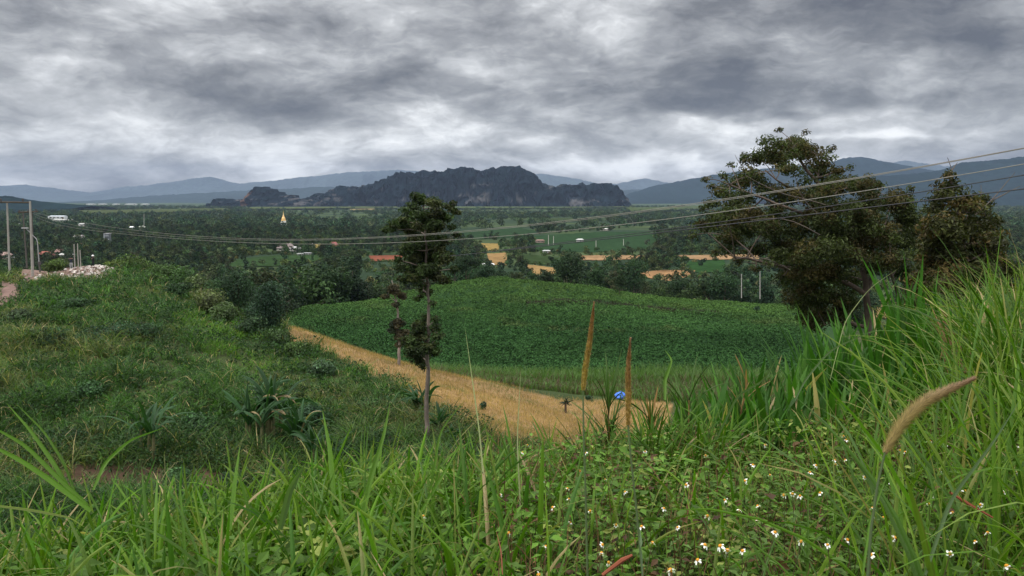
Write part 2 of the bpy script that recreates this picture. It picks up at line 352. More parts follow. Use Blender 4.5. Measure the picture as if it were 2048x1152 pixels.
def zone_col(X, Y, Z):
    px, py = proj(X, Y, Z); n1 = fbm(X / 3., Y / 3., 21, 4); n2 = fbm(X / 14., Y / 14., 33, 3); n3 = fbm(X / 90., Y / 90., 41, 4)
    c = np.zeros((len(X), 3)); L = lambda *a: np.array(a, float)
    mx = lambda a, b, t: a * (1 - t[:, None]) + b * t[:, None]
    g = mx(np.tile(L(.028, .045, .016), (len(X), 1)), np.tile(L(.055, .078, .026), (len(X), 1)), np.clip(n1 * 1.6 - .3, 0, 1))
    lh = mx(g, np.tile(L(.075, .08, .035), (len(X), 1)), np.clip((n2 - .5) * 3, 0, .6))
    c[:] = lh
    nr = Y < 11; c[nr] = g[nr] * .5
    # bare earth of the gully floor, the ridge top and the tracks
    e = (inpoly(px, py, [(40, 925), (240, 930), (470, 945), (520, 990), (300, 1015), (60, 1000), (0, 950)]) & (Y > 25) & (Y < 60)); c[e] = L(.11, .07, .047) * (.6 + .6 * n1[e, None])
    e = (px < 250) & (px > -70) & (Y > 100) & (Y < 150) & (py > 528 + 18 * n1) & (py < 566 - 10 * n1) & (px > 20); c[e] = L(.21, .14, .115) * (.6 + .7 * n1[e, None])
    e = (px < 42) & (px > -60) & (Y > 70) & (Y < 130) & (py > 560) & (py < 612); c[e] = L(.20, .13, .11) * (.7 + .5 * n1[e, None])
    e = inpoly(px + 16 * (n1 - .5), py + 12 * (n2 - .5), STUB) & (Y > 45) & (Y < 125); c[e] = L(.31, .20, .095) * (.45 + .9 * n1[e, None])
    e = (Y > 122) & (Y < 235) & (px > 560) & (px < 1680); c[e] = mx(np.tile(L(.018, .052, .018), (len(X), 1)), np.tile(L(.035, .075, .02), (len(X), 1)), n2)[e]
    e = Y > 235; far = mx(np.tile(L(.022, .042, .020), (len(X), 1)), np.tile(L(.06, .088, .03), (len(X), 1)), np.clip((n3 - .45) * 4, 0, 1))
    c[e] = far[e]
    e = (Y > 2500); c[e] = mx(far, np.tile(L(.06, .09, .04), (len(X), 1)), np.clip((fbm(X / 500, Y / 300, 3, 4) - .50) * 5, 0, 1))[e]
    return c
U = np.unique(np.concatenate([np.linspace(-3.2, -.8, 60), np.linspace(-.8, .8, 620), np.linspace(.8, 3.2, 60)]))
YY = np.exp(np.linspace(math.log(.3), math.log(19000), 640)) - 3
uu, yy = np.meshgrid(U, YY); lim = np.interp(yy, [50, 400, 19000], [3.2, 1.6, 1.02])
xx = np.clip(uu, -lim, lim) * (yy + 3)
X = xx.ravel(); Y = yy.ravel(); Z = height(X, Y)
nu = len(U); i = np.arange(len(YY) - 1)[:, None] * nu; j = np.arange(nu - 1)[None, :]
Q = np.stack([i + j, i + j + 1, i + nu + j + 1, i + nu + j], -1).reshape(-1, 4)
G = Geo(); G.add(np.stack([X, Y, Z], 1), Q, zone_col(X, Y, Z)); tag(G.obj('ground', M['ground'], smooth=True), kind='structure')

# ---------------------------------------------------------------- fields on the plain
def onplain(px, py):
    z = PLAIN + CAMZ; u = (px - 1024) / F; vv = -(py - 576) / F
    d = np.array([u, cp + vv * sp_, -sp_ + vv * cp]); t = (z - CAMZ) / d[2]; return d[:2] * t
FIELDS = [
 ('rice_field', (0.257, 0.183, 0.065), [(962, 486), (1000, 487), (998, 500), (968, 503)]),
 ('rice_field', (0.279, 0.177, 0.078), [(974, 508), (1014, 506), (1014, 532), (980, 532)]),
 ('rice_field', (0.279, 0.183, 0.078), [(1050, 530), (1108, 538), (1112, 548), (1090, 556), (1068, 552)]),
 ('rice_field', (0.290, 0.183, 0.097), [(1135, 512), (1290, 512), (1296, 519), (1200, 522), (1140, 520)]),
 ('rice_field', (0.290, 0.171, 0.084), [(1276, 547), (1330, 543), (1392, 544), (1376, 556), (1340, 565), (1290, 557)]),
 ('rice_field', (0.301, 0.194, 0.104), [(1358, 512), (1520, 511), (1520, 521), (1400, 522), (1362, 519)]),
 ('rice_field', (0.246, 0.168, 0.071), [(1735, 604), (1800, 598), (1815, 625), (1795, 650), (1740, 636)]),
 ('rice_field', (0.279, 0.217, 0.078), [(625, 489), (652, 488), (650, 498), (628, 499)]),
 ('rice_field', (0.245, 0.206, 0.104), [(700, 421), (750, 420), (750, 423), (700, 424)]),
 ('crop_field', (0.030, 0.061, 0.027), [(1064, 472), (1180, 464), (1300, 462), (1312, 480), (1300, 500), (1190, 506), (1075, 502)]),
 ('crop_field', (0.030, 0.058, 0.027), [(900, 462), (1040, 456), (1080, 464), (1040, 474), (905, 480)]),
 ('crop_field', (0.034, 0.063, 0.024), [(480, 518), (560, 511), (640, 510), (640, 520), (590, 532), (450, 534)]),
 ('crop_field', (0.027, 0.063, 0.021), [(1372, 526), (1450, 522), (1450, 548), (1385, 548)]),
 ('crop_field', (0.038, 0.061, 0.024), [(1040, 508), (1120, 516), (1130, 530), (1050, 528)]),
 ('crop_field', (0.048, 0.069, 0.030), [(1100, 437), (1190, 434), (1210, 440), (1100, 445)]),
 ('crop_field', (0.082, 0.104, 0.042), [(496, 412.5), (800, 412), (800, 418), (500, 421)]),
 ('crop_field', (0.082, 0.110, 0.042), [(800, 412), (1250, 411), (1260, 417), (800, 420)]),
 ('crop_field', (0.068, 0.086, 0.036), [(150, 424), (450, 419), (470, 424), (180, 433)]),
 ('crop_field', (0.068, 0.092, 0.036), [(1250, 418), (1400, 414), (1440, 420), (1260, 426)]),
 ('earth_clearing', (0.200, 0.072, 0.045), [(738, 512), (806, 511), (802, 521), (744, 523)]),
]
FP = []
for k, (nm, c, poly) in enumerate(FIELDS):
    pl = np.array([onplain(*p) for p in poly]); FP.append(pl)
    # densify the outline and give it an uneven edge
    pts = []
    for a in range(len(pl)):
        b = (a + 1) % len(pl)
        for t in np.linspace(0, 1, 12, endpoint=False): pts.append(pl[a] * (1 - t) + pl[b] * t)
    pts = np.array(pts); cen = pts.mean(0)
    rj = 1 + .10 * (rng.random(len(pts)) - .5); pts = cen + (pts - cen) * rj[:, None]
    rings = [cen + (pts - cen) * s for s in (1, .8, .6, .4, .2, .02)]
    V = np.concatenate(rings); nn = len(pts)
    z = height(V[:, 0], V[:, 1]) + .5 + (6 if V[:, 1].mean() > 2500 else 0)
    i = np.arange(5)[:, None] * nn; j = np.arange(nn)[None, :]; j2 = (j + 1) % nn
    G = Geo(); cc = np.array(c) * (.8 + .4 * fbm(V[:, 0] / 25, V[:, 1] / 25, k, 3))[:, None]
    G.add(np.stack([V[:, 0], V[:, 1], z], 1), np.stack([i + j, i + j2, i + nn + j2, i + nn + j], -1).reshape(-1, 4), cc)
    tag(G.obj(nm, M['field']), kind='structure')
FPX = [np.array(p, float) for _, _, p in FIELDS]

# ---------------------------------------------------------------- hills and karst
def ridge(name, sil, Y0, depth, col, col2=None, nf=.25, nsc=None, sub=3, pw=1.0, cliffs=False, seed=1, bx=None):
    sil = np.array(sil, float); px = np.arange(sil[0, 0], sil[-1, 0] + .1, sub); py = np.interp(px, sil[:, 0], sil[:, 1])
    hor = 398.1
    h = np.maximum((hor - py) / F * Y0 + 48 + 5, 0)
    nsc = nsc or 1.0
    h = h + (fbm(px / 9. / nsc, px * 0, seed, 4) - .5) * (10 if cliffs else 9) * Y0 / 5000 * np.clip(h / 60, 0, 1)
    if cliffs: h = h + (np.abs(2 * vnoise(px / 7., px * 0, seed + 40) - 1) * -16 + 8 + 5 * (vnoise(px / 1.7, px * 0, seed + 41) - .5)) * np.clip(h / 80, 0, 1)
    else: h = h + 4 * (vnoise(px / 2., px * 0, seed + 41) - .5) * Y0 / 7000
    nd = 60; t = np.concatenate([-np.linspace(1, 0, 40, endpoint=False), np.linspace(0, 1, 21)])
    PX, T = np.meshgrid(px, t); H = np.tile(h, (len(t), 1))
    Yg = Y0 + T * depth; Xg = (PX - 1024) / F * (Y0 + T * depth * .25)
    a = np.abs(T); n = fbm(Xg / (depth * .35), Yg / (depth * .35), seed + 3, 5); rd = 1 - np.abs(2 * fbm(Xg / (depth * .3), Yg / (depth * .9), seed + 8, 4) - 1)
    if cliffs:
        lump = 1 - np.abs(2 * fbm(Xg / 130., Yg / 130., seed + 5, 4) - 1)
        aa = np.clip(a * (1.0 + .9 * (n - .5)) , 0, 1.2)
        f = np.clip(1.12 - aa ** 1.0 * 1.15 + .55 * (lump - .6) * np.clip(a * 6, 0, 1), 0, 1)
        f = np.clip(f, 0, 1); s = np.clip(f * 1.25 - .05, 0, 1); f = .25 * f + .75 * s
        f = np.minimum(f, 1.0)
        f *= np.clip((1 - a) * 9, 0, 1) ** .5
    else:
        f = (1 - a) ** pw * (1 + nf * 2.4 * (rd - .7) * np.clip(a * 4, 0, 1) * np.clip((1 - a) * 3, 0, 1))
    Z = CAMZ - 48 - 3 + H * f
    if cliffs: Xg = Xg + (fbm(PX / 14., Z / 50., seed + 2, 3) - .5) * 60 * np.clip(a * 5, 0, 1); Yg = Yg + (fbm(PX / 8., Z / 35., seed + 12, 4) - .5) * 170 * np.clip(a * 5, 0, 1)
    c = np.tile(np.array(col, float), (Z.size, 1)) * (.75 + .5 * n.ravel())[:, None]
    if col2 is not None:
        ww = fbm(Xg / 70., Z / 22., seed + 31, 4); lowf = np.clip(1.25 - (Z - 2) / 150., .0, 1)
        k = .6 * np.clip((ww - .735 + .09 * lowf) * 16, 0, 1) * np.clip(lowf * 1.5, 0, 1) * (T < 0)
        k = k.ravel()[:, None]
        c = c * (1 - k) + np.array(col2) * k
        if bx:
            k2 = (inpoly(PX, 398 - (Z - CAMZ) * F / Y0, bx) & (T < 0)).ravel()
            c[k2] = np.array([.13, .075, .05]) * (.5 + ww.ravel()[k2, None])
    nx = len(px); i = np.arange(len(t) - 1)[:, None] * nx; j = np.arange(nx - 1)[None, :]
    Q = np.stack([i + j, i + j + 1, i + nx + j + 1, i + nx + j], -1).reshape(-1, 4)
    G = Geo(); G.add(np.stack([Xg.ravel(), Yg.ravel(), Z.ravel()], 1), Q, c); return tag(G.obj(name, M['hill'], smooth=not cliffs), kind='structure')
KG = (.007, .014, .018); KW = (.16, .15, .145)
ridge('karst_hill', [(630, 408), (640, 398), (643, 388), (656, 392), (670, 381), (690, 374), (720, 375), (745, 372), (770, 361), (792, 350), (797, 348), (830, 349), (836, 353), (850, 346), (880, 347), (905, 340), (930, 336), (952, 342), (985, 340), (1003, 338), (1030, 335), (1050, 340), (1070, 352), (1085, 368), (1100, 375), (1112, 377), (1120, 368), (1135, 373), (1150, 370), (1190, 370), (1215, 370), (1230, 379), (1238, 392), (1244, 402), (1252, 412)], 5200, 620, KG, KW, cliffs=True, sub=1.5, seed=4)
ridge('karst_hill', [(508, 412), (512, 398), (514, 384), (522, 378), (535, 377), (548, 381), (560, 387), (580, 392), (590, 393), (602, 399), (612, 400), (620, 398), (632, 402), (650, 412)], 4900, 420, KG, KW, cliffs=True, sub=1.2, seed=14, bx=[(512, 384), (526, 384), (527, 396), (522, 410), (510, 410)])
ridge('karst_hill', [(434, 411), (440, 402), (447, 398), (458, 400), (470, 401), (484, 401), (493, 405), (498, 411)], 4700, 250, KG, KW, cliffs=True, sub=1.2, seed=24)
HG = (.014, .028, .030); MG = (.075, .10, .11)  # MG carries painted haze: far mountains coloured paler than the nearer hills
ridge('hill', [(150, 404), (220, 400), (300, 392), (380, 388), (450, 384), (520, 380), (600, 377), (660, 374), (740, 378), (850, 386), (950, 398)], 11500, 1500, (.04, .06, .065), seed=12)
ridge('hill', [(1150, 402), (1200, 392), (1250, 381), (1300, 378), (1350, 376), (1400, 384), (1480, 396)], 12500, 1500, (.04, .06, .065), seed=13)
ridge('hill', [(1560, 396), (1640, 378), (1700, 362), (1740, 354), (1800, 350), (1840, 347), (1880, 340), (1900, 332), (1915, 326), (1950, 324), (2000, 320), (2048, 313), (2150, 300), (2300, 310), (2500, 330)], 7000, 1500, HG, seed=5)
ridge('hill', [(1180, 404), (1250, 390), (1300, 374), (1360, 362), (1420, 351), (1480, 343), (1550, 336), (1620, 331), (1655, 326), (1680, 318), (1715, 315), (1745, 321), (1780, 328), (1830, 338), (1900, 350), (2100, 380), (2300, 400)], 10500, 2000, HG, seed=6)
ridge('hill', [(-60, 388), (0, 392), (30, 394), (60, 400), (100, 406), (150, 410), (190, 413)], 3200, 500, HG, seed=7)
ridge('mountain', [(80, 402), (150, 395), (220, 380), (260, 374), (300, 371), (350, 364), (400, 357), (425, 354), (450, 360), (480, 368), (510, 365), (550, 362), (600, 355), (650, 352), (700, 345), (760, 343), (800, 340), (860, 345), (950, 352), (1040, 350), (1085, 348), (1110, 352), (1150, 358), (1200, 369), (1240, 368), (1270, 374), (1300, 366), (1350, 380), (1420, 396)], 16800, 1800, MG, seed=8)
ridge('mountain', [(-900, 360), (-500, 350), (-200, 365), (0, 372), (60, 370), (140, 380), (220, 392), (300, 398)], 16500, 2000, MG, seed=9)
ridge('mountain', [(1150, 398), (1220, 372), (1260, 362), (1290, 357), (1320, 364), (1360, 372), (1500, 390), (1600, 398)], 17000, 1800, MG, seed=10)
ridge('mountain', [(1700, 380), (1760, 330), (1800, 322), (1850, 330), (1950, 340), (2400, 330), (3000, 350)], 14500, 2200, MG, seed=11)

# ---------------------------------------------------------------- haze
G = Geo(); box(G, (0, 9600, 398), (42000, 19900, 804), (1, 1, 1)); hz = G.obj('haze', M['field']); tag(hz, kind='stuff')
hm = bpy.data.materials.new('haze'); hm.use_nodes = True; hm.node_tree.nodes.clear(); T = NT(hm.node_tree)
pv = T.new('ShaderNodeVolumePrincipled'); pv.inputs['Color'].default_value = (.38, .48, .70, 1); pv.inputs['Density'].default_value = 3.1e-5
pv.inputs['Anisotropy'].default_value = 0
ho = T.new('ShaderNodeOutputMaterial'); T.l.new(pv.outputs[0], ho.inputs['Volume']); hz.data.materials.clear(); hz.data.materials.append(hm)

# ---------------------------------------------------------------- distant and middle trees
def crown_geo(seed, h, r, nb, nl, ls, base=(.03, .055, .02), kind=0):
    st = rng; G = Geo(); rs = np.random.default_rng(seed)
    base = np.array(base)
    for b in range(nb):
        if kind == 0: a = rs.uniform(0, 6.28); q = rs.uniform(.0, .75) * r; z = h * rs.uniform(.35, .88); rr = r * rs.uniform(.35, .6)
        elif kind == 1: a = rs.uniform(0, 6.28); q = rs.uniform(0, .4) * r; z = h * rs.uniform(.25, .92); rr = r * rs.uniform(.3, .5)
        else: a = rs.uniform(0, 6.28); q = rs.uniform(.2, .9) * r; z = h * rs.uniform(.6, .88); rr = r * rs.uniform(.3, .42)
        blob(G, (q * math.cos(a), q * math.sin(a), z), (rr, rr, rr * .75), nl, ls, base * rs.uniform(.65, 1.5), cv=.28)
    return G
def trunk_geo(seed, h, r, tr):
    rs = np.random.default_rng(seed); G = Geo(); c = (.14, .11, .085)
    top = h * .75; tz = np.linspace(-.6, top, 7); px_ = np.cumsum(rs.normal(0, .12, 7)) * h / 10; py_ = np.cumsum(rs.normal(0, .12, 7)) * h / 10
    pts = np.stack([px_ - px_[0], py_ - py_[0], tz], 1); tube(G, pts, np.linspace(tr, tr * .35, 7), c, 6)
    for k in range(5):
        p0 = pts[2 + k % 4]; a = rs.uniform(0, 6.28); e = p0 + np.array([math.cos(a) * r * .6, math.sin(a) * r * .6, h * .2])
        tube(G, [p0, (p0 + e) / 2 + [0, 0, -.1], e], [tr * .45, tr * .3, tr * .15], c, 4)
    return G
KINDS = [  # name, height, crown radius, blobs, leaves each, leaf size, colour, crown type
 ('broadleaf_tree', 9, 4.2, 11, 130, .62, (.030, .060, .022), 0), ('broadleaf_tree', 11, 4.0, 13, 120, .6, (.022, .046, .022), 1),
 ('broadleaf_tree', 7.5, 4.4, 10, 130, .6, (.045, .078, .025), 0), ('broadleaf_tree', 12, 3.4, 12, 110, .6, (.028, .052, .024), 2),
 ('broadleaf_tree', 8.5, 3.6, 10, 130, .55, (.055, .07, .03), 1), ('broadleaf_tree', 6.5, 3.6, 9, 130, .55, (.036, .062, .028), 0),
 ('broadleaf_tree', 10, 4.6, 13, 120, .65, (.024, .050, .020), 0), ('broadleaf_tree', 8, 3.2, 9, 120, .5, (.07, .075, .035), 2)]
PROT = []
for k, (nm, h, r, nb, nl, ls, c, kd) in enumerate(KINDS):
    PROT.append((trunk_geo(100 + k, h, r, .22).mesh('trunk', M['bark']), crown_geo(50 + k, h, r, nb, nl, ls, c, kd).mesh('crown', M['treeleaf']), h, r))
def tree_inst(k, loc, s, rz, label, group, name='broadleaf_tree', zs=1):
    e = empty(name, loc, label, 'tree', group); e.rotation_euler = (0, 0, rz); e.scale = (s, s, s * zs)
    for nm, me in (('trunk', PROT[k][0]), ('crown', PROT[k][1])):
        o = bpy.data.objects.new(nm, me); COL.objects.link(o); o.parent = e
    return e
def infield(px, py, pad=0):
    m = np.zeros(np.shape(px), bool)
    for poly in FPX: m |= inpoly(px, py, poly)
    return m
# candidates on the plain
cand = []
def scatter(n, y0, y1, x0=-60, x1=2110):
    Yc = np.sqrt(rng.uniform(y0 ** 2, y1 ** 2, n)); px = rng.uniform(x0, x1, n); Xc = (px - 1024) / F * Yc * 1.01
    return Xc, Yc
Xc, Yc = scatter(14500, 225, 1250, -300, 2300); Zc = height(Xc, Yc); pxc, pyc = proj(Xc, Yc, Zc)
hp = 9.0 / Yc * F
dens = fbm(Xc / 55., Yc / 55., 77, 3); keep = rng.random(len(Xc)) < np.clip((dens - np.where(pxc < 950, .16, .25)) * 5.5, .12, 1)
keep &= ~infield(pxc, pyc)
cover = infield(pxc, pyc - hp * .45) | infield(pxc, pyc - hp * .9) | infield(pxc, pyc - hp * .2); keep &= ~(cover & (rng.random(len(Xc)) < .82))
hillz = (pxc > 560) & (pxc < 1620) & (Yc < 236)
keep &= ~hillz
# keep the middle ground behind the green hill low and open enough to see the fields
keep &= ~((pxc > 1000) & (pxc < 1700) & (Yc < 330) & (rng.random(len(Xc)) < -1))
idx = np.where(keep)[0]; idx = idx[np.argsort(Yc[idx])]
# visible size ordering: the nearest become individual trees
near_t = []
for q in idx:
    if pyc[q] - hp[q] * 1.1 > 640 or pxc[q] < -40 or pxc[q] > 2090: continue
    if len(near_t) >= 235: break
    # hidden by the left ridge or the crest of the green hill
    near_t.append(q)
ns = set(near_t)
def grp(px, py, Y):
    if px < 560: return ('dense dark tree in the wooded valley behind the overgrown left slope', 'trees in the valley behind the left slope')
    if px < 1000: return ('bushy green tree in the belt behind the left shoulder of the green hill', 'trees behind the left shoulder of the hill')
    if px < 1340: return ('rounded dark tree among the rice fields just past the hill crest', 'trees past the middle of the hill crest')
    if px < 1650: return ('dark tree in the grove past the right end of the green hill', 'trees past the right end of the hill')
    return ('dark tree down in the valley behind the big brown trees', 'trees in the valley behind the big trees')
for q in near_t:
    lb, gr = grp(pxc[q], pyc[q], Yc[q]); s = rng.uniform(.7, 1.25)
    s = s * (.62 if 700 < pxc[q] < 830 and Yc[q] < 480 else 1)
    tree_inst(int(rng.integers(0, 8)), (Xc[q], Yc[q], Zc[q] - .2), s, rng.uniform(0, 6.28), lb, gr, zs=rng.uniform(.85, 1.15))
def stuff_trees(name, X_, Y_, templates, s0, s1, lift=0):
    G = Geo()
    Z_ = height(X_, Y_); n = len(X_); kk = rng.integers(0, len(templates), n)
    for k, (v, q, c) in enumerate(templates):
        s = np.where(kk == k)[0]
        if len(s) == 0: continue
        sc_ = rng.uniform(s0, s1, len(s)); a = rng.uniform(0, 6.28, len(s)); ca, sa = np.cos(a), np.sin(a)
        V = np.stack([(v[None, :, 0] * ca[:, None] - v[None, :, 1] * sa[:, None]) * sc_[:, None] + X_[s][:, None],
                      (v[None, :, 0] * sa[:, None] + v[None, :, 1] * ca[:, None]) * sc_[:, None] + Y_[s][:, None],
                      v[None, :, 2] * sc_[:, None] * rng.uniform(.8, 1.2, len(s))[:, None] + Z_[s][:, None] + lift], -1)
        tint = rng.uniform(.6, 1.45, len(s))[:, None, None] * np.stack([rng.uniform(.85, 1.35, len(s)), np.ones(len(s)), rng.uniform(.8, 1.15, len(s))], 1)[:, None, :]
        C = 1.25 * c[None] * tint; nv = len(v)
        G.add(V.reshape(-1, 3), (q[None] + (np.arange(len(s)) * nv)[:, None, None]).reshape(-1, 4), C.reshape(-1, 3))
    return tag(G.obj(name, M['farleaf']), kind='stuff')
tmpl = [crown_geo(200 + k, *a).arrays() for k, a in enumerate([(9, 4.2, 6, 36, 1.25, (.03, .055, .022), 0), (11, 3.6, 6, 34, 1.2, (.024, .046, .024), 1), (7.5, 4.2, 6, 34, 1.25, (.042, .07, .026), 0), (11, 3.2, 6, 30, 1.1, (.034, .052, .028), 2)])]
rest = np.array([q for q in idx if q not in ns and not (725 < pxc[q] < 815 and 400 < Yc[q] < 690)])
stuff_trees('far_woodland', Xc[rest], Yc[rest], tmpl, .65, 1.2)
Xd, Yd = scatter(27000, 1200, 5000, -300, 2300); Zd = height(Xd, Yd); pxd, pyd = proj(Xd, Yd, Zd)
dn = fbm(Xd / 260., Yd / 420., 78, 4); kp = rng.random(len(Xd)) < np.clip((dn - .32) * 7, .10, 1) * np.interp(Yd, [1200, 2400, 3500, 5000], [1, .9, .5, .25])
kp &= ~infield(pxd, pyd); kp &= ~((Yd > 2600) & (pxd > 480) & (pxd < 1250) & (rng.random(len(Xd)) < .6))
tm2 = [crown_geo(300 + k, 10, 9, 6, 15, 3.1, c, 0).arrays() for k, c in enumerate([(.03, .055, .025), (.025, .045, .028), (.038, .062, .028)])]
stuff_trees('far_woodland', Xd[kp], Yd[kp], tm2, .7, 1.3)

# low bushes edging the fields of the plain
Xb, Yb = scatter(9000, 225, 900); Zb = height(Xb, Yb); pxb, pyb = proj(Xb, Yb, Zb)
kb = ~infield(pxb, pyb) & ~((pxb > 560) & (pxb < 1650) & (Yb < 232)) & (fbm(Xb / 30., Yb / 30., 5, 3) > .42)
tm3 = [crown_geo(400 + k, 2.6, 2.4, 4, 20, .9, c, 0).arrays() for k, c in enumerate([(.05, .09, .03), (.035, .065, .025), (.07, .085, .035)])]
stuff_trees('scrub', Xb[kb], Yb[kb], tm3, .6, 1.4, -.4)

# ---------------------------------------------------------------- crop on the green hill, stubble, grass belts
def region(n, pxr, yr, test=None):
    Yq = np.exp(rng.uniform(math.log(yr[0]), math.log(yr[1]), n)); px = rng.uniform(pxr[0], pxr[1], n); Xq = (px - 1024) / F * Yq * 1.01
    Zq = height(Xq, Yq); a, b = proj(Xq, Yq, Zq); k = (np.ones(n, bool) if test is None else test(a, b, Xq, Yq))
    return Xq[k], Yq[k], Zq[k], a[k], b[k]
def hilltest(a, b, X_, Y_):
    left = Y_ > np.interp(a, [570, 700, 850, 1500], [140, 126, 119, 118])
    right = a < 1640 - np.clip((150 - Y_), 0, 100) * 1.0
    return left & right
Xh, Yh, Zh, ah, bh = region(21000, (575, 1660), (117, 232), hilltest)
# planting rows run across the slope
Yh = np.round(Yh / 1.1) * 1.1 + rng.normal(0, .22, len(Yh)); Zh = height(Xh, Yh)
ditch = np.abs(Yh - np.interp(ah, [1040, 1130, 1200, 1320, 1460], [178, 184, 186, 182, 178])) < 2.4
ditch &= (ah > 1050) & (ah < 1440)
above = (Yh > np.interp(ah, [600, 900, 1040, 1200, 1440, 1650], [400, 400, 178, 186, 178, 170]))
Xh2, Yh2, Zh2, ab = Xh[~ditch], Yh[~ditch], Zh[~ditch], above[~ditch]
n = len(Xh2); m_ = 17
c0 = np.stack([Xh2, Yh2, Zh2], 1)
ang = rng.uniform(0, 6.28, (n, m_)); rr = rng.uniform(.1, .62, (n, m_)); hh = rng.uniform(.35, 1.25, (n, m_)) * np.where(ab, .7, 1)[:, None]
hh *= (.75 + .5 * fbm(Xh2 / 4., Yh2 / 4., 61, 2))[:, None]
cc = c0[:, None, :] + np.stack([np.cos(ang) * rr, np.sin(ang) * rr, hh], -1)
dv = np.stack([np.cos(ang), np.sin(ang), -.15 + 0 * ang], -1) + rng.normal(0, .3, (n, m_, 3)); nvv = np.stack([np.cos(ang) * .3, np.sin(ang) * .3, 1 + 0 * ang], -1) + rng.normal(0, .35, (n, m_, 3))
patch = fbm(Xh2 / 16., Yh2 / 16., 91, 4)
cb = np.where(ab[:, None], np.array([.064, .132, .032]), np.array([.036, .092, .026])) * (.55 + .9 * patch[:, None])
yl = np.clip((fbm(Xh2 / 10., Yh2 / 10., 95, 4) - .6) * 6, 0, .5)[:, None] * (Yh2 > 150)[:, None]
cb = cb * (1 - yl) + np.array([.09, .105, .035]) * yl
topl = np.clip((Yh2 - 150 + 14 * (patch - .5)) / 55, 0, 1)[:, None] * .8; cb = cb * (1 - topl) + np.array([.074, .145, .034]) * topl
cl = np.repeat(cb[:, None, :], m_, 1) * rng.uniform(.65, 1.4, (n, m_, 1))
G = Geo(); leaves(G, cc.reshape(-1, 3), dv.reshape(-1, 3), nvv.reshape(-1, 3), rng.uniform(.22, .48, n * m_), rng.uniform(.14, .26, n * m_), cl.reshape(-1, 3))
tag(G.obj('cassava_crop', M['farleaf']), kind='stuff')
# dead weeds along the old terrace bank
k = ditch; Xd_, Yd_, Zd_ = Xh[k], Yh[k], Zh[k]
G = Geo()
for rep in range(14):
    b = np.stack([Xd_ + rng.normal(0, .5, k.sum()), Yd_ + rng.normal(0, .6, k.sum()), Zd_], 1)
    blades(G, b, rng.uniform(0, 6.28, len(b)), rng.uniform(.6, 1.5, len(b)), .14, rng.uniform(0, .8, len(b)), .8, 2, np.array([.032, .026, .018]) * rng.uniform(.5, 1.5, (len(b), 1)))
tag(G.obj('dry_weeds', M['grass']), kind='stuff')
# grass belt below the crop
def belt(a, b, X_, Y_): return (Y_ > np.interp(a, [850, 1000, 1150, 1300], [88, 91, 93, 88])) & (Y_ < np.interp(a, [700, 900, 1600], [121, 119, 120]))
Xg, Yg, Zg, ag, bg = region(38000, (840, 1700), (86, 128), belt)
b = np.stack([Xg, Yg, Zg], 1); c = np.array([.085, .15, .04]) * rng.uniform(.6, 1.4, (len(b), 1)); br = (Yg < 108) & (rng.random(len(b)) < .45); c[br] = np.array([.10, .075, .045]) * rng.uniform(.5, 1.4, (br.sum(), 1))
G = Geo(); blades(G, b, rng.uniform(0, 6.28, len(b)), rng.uniform(.7, 1.7, len(b)) * np.where(Yg > 106, 1.3, .8), .10, rng.uniform(0, .4, len(b)), rng.uniform(.3, 1.2, len(b)), 3, c)
tag(G.obj('tall_grass', M['grass']), kind='stuff')
# stubble
Xs, Ys, Zs, as_, bs = region(60000, (570, 1430), (46, 104), lambda a, b, X_, Y_: inpoly(a + rng.normal(0, 5, len(a)), b + rng.normal(0, 3, len(a)), STUB))
Ys = np.round(Ys / .45) * .45 + rng.normal(0, .07, len(Ys)); Zs = height(Xs, Ys); G = Geo()
for rep in range(3):
    b = np.stack([Xs + rng.normal(0, .07, len(Xs)), Ys + rng.normal(0, .07, len(Xs)), Zs - .02], 1)
    c = np.array([.385, .245, .115]) * rng.uniform(.55, 1.35, (len(b), 1)) * (.5 + 1.0 * fbm(Xs / 4, Ys / 4, 8, 4))[:, None]
    gr = rng.random(len(b)) < .06 + .5 * np.clip((fbm(Xs / 3, Ys / 3, 18, 3) - .62) * 6, 0, 1) + .25 * (bs > np.interp(as_, [800, 1100, 1200], [800, 860, 870])); c[gr] = np.array([.12, .16, .05])
    blades(G, b, rng.uniform(0, 6.28, len(b)), rng.uniform(.18, .5, len(b)), .045, rng.uniform(0, .5, len(b)), rng.uniform(0, .6, len(b)), 1, c, wp=.3)
tag(G.obj('rice_stubble', M['grass']), kind='stuff')

# ---------------------------------------------------------------- the overgrown slope on the left
BARE1 = [(60, 930), (240, 935), (440, 950), (500, 985), (300, 1005), (80, 990)]
BARE2 = [(40, 535), (230, 525), (238, 545), (190, 556), (100, 560), (40, 560)]
BARE3 = [(0, 565), (40, 570), (30, 615), (0, 615)]
def slope(a, b, X_, Y_):
    ok = ~inpoly(a, b, STUB) & (a < np.interp(Y_, [25, 45, 60, 80, 100, 130, 160], [1250, 1180, 1050, 800, 640, 600, 560])) & ~inpoly(a, b, BARE2) & ~inpoly(a, b, BARE3)
    return ok & ~(inpoly(a, b, BARE1) & (Y_ > 30) & (rng.random(len(a)) < .85)) & ~((Y_ > 126) & (a < 250) & (a > -60) & (b > 535))
Xl, Yl, Zl, al, bl = region(44000, (-420, 1300), (11, 165), slope)
type_n = fbm(Xl / 6., Yl / 6., 111, 4); dry = fbm(Xl / 9., Yl / 9., 123, 4); lumpn = fbm(Xl / 3.2, Yl / 3.2, 131, 3)
G = Geo(); tall = np.interp(lumpn, [.3, .5, .7], [.5, 1.1, 2.1])
bright = inpoly(al, bl, [(380, 620), (480, 640), (560, 690), (640, 720), (560, 760), (440, 740), (400, 700), (340, 640)])
sel = rng.random(len(Xl)) < np.where(type_n > .40, 1, .45)
Xt, Yt, Zt = Xl[sel], Yl[sel], Zl[sel]; nt = len(Xt); mb = 10
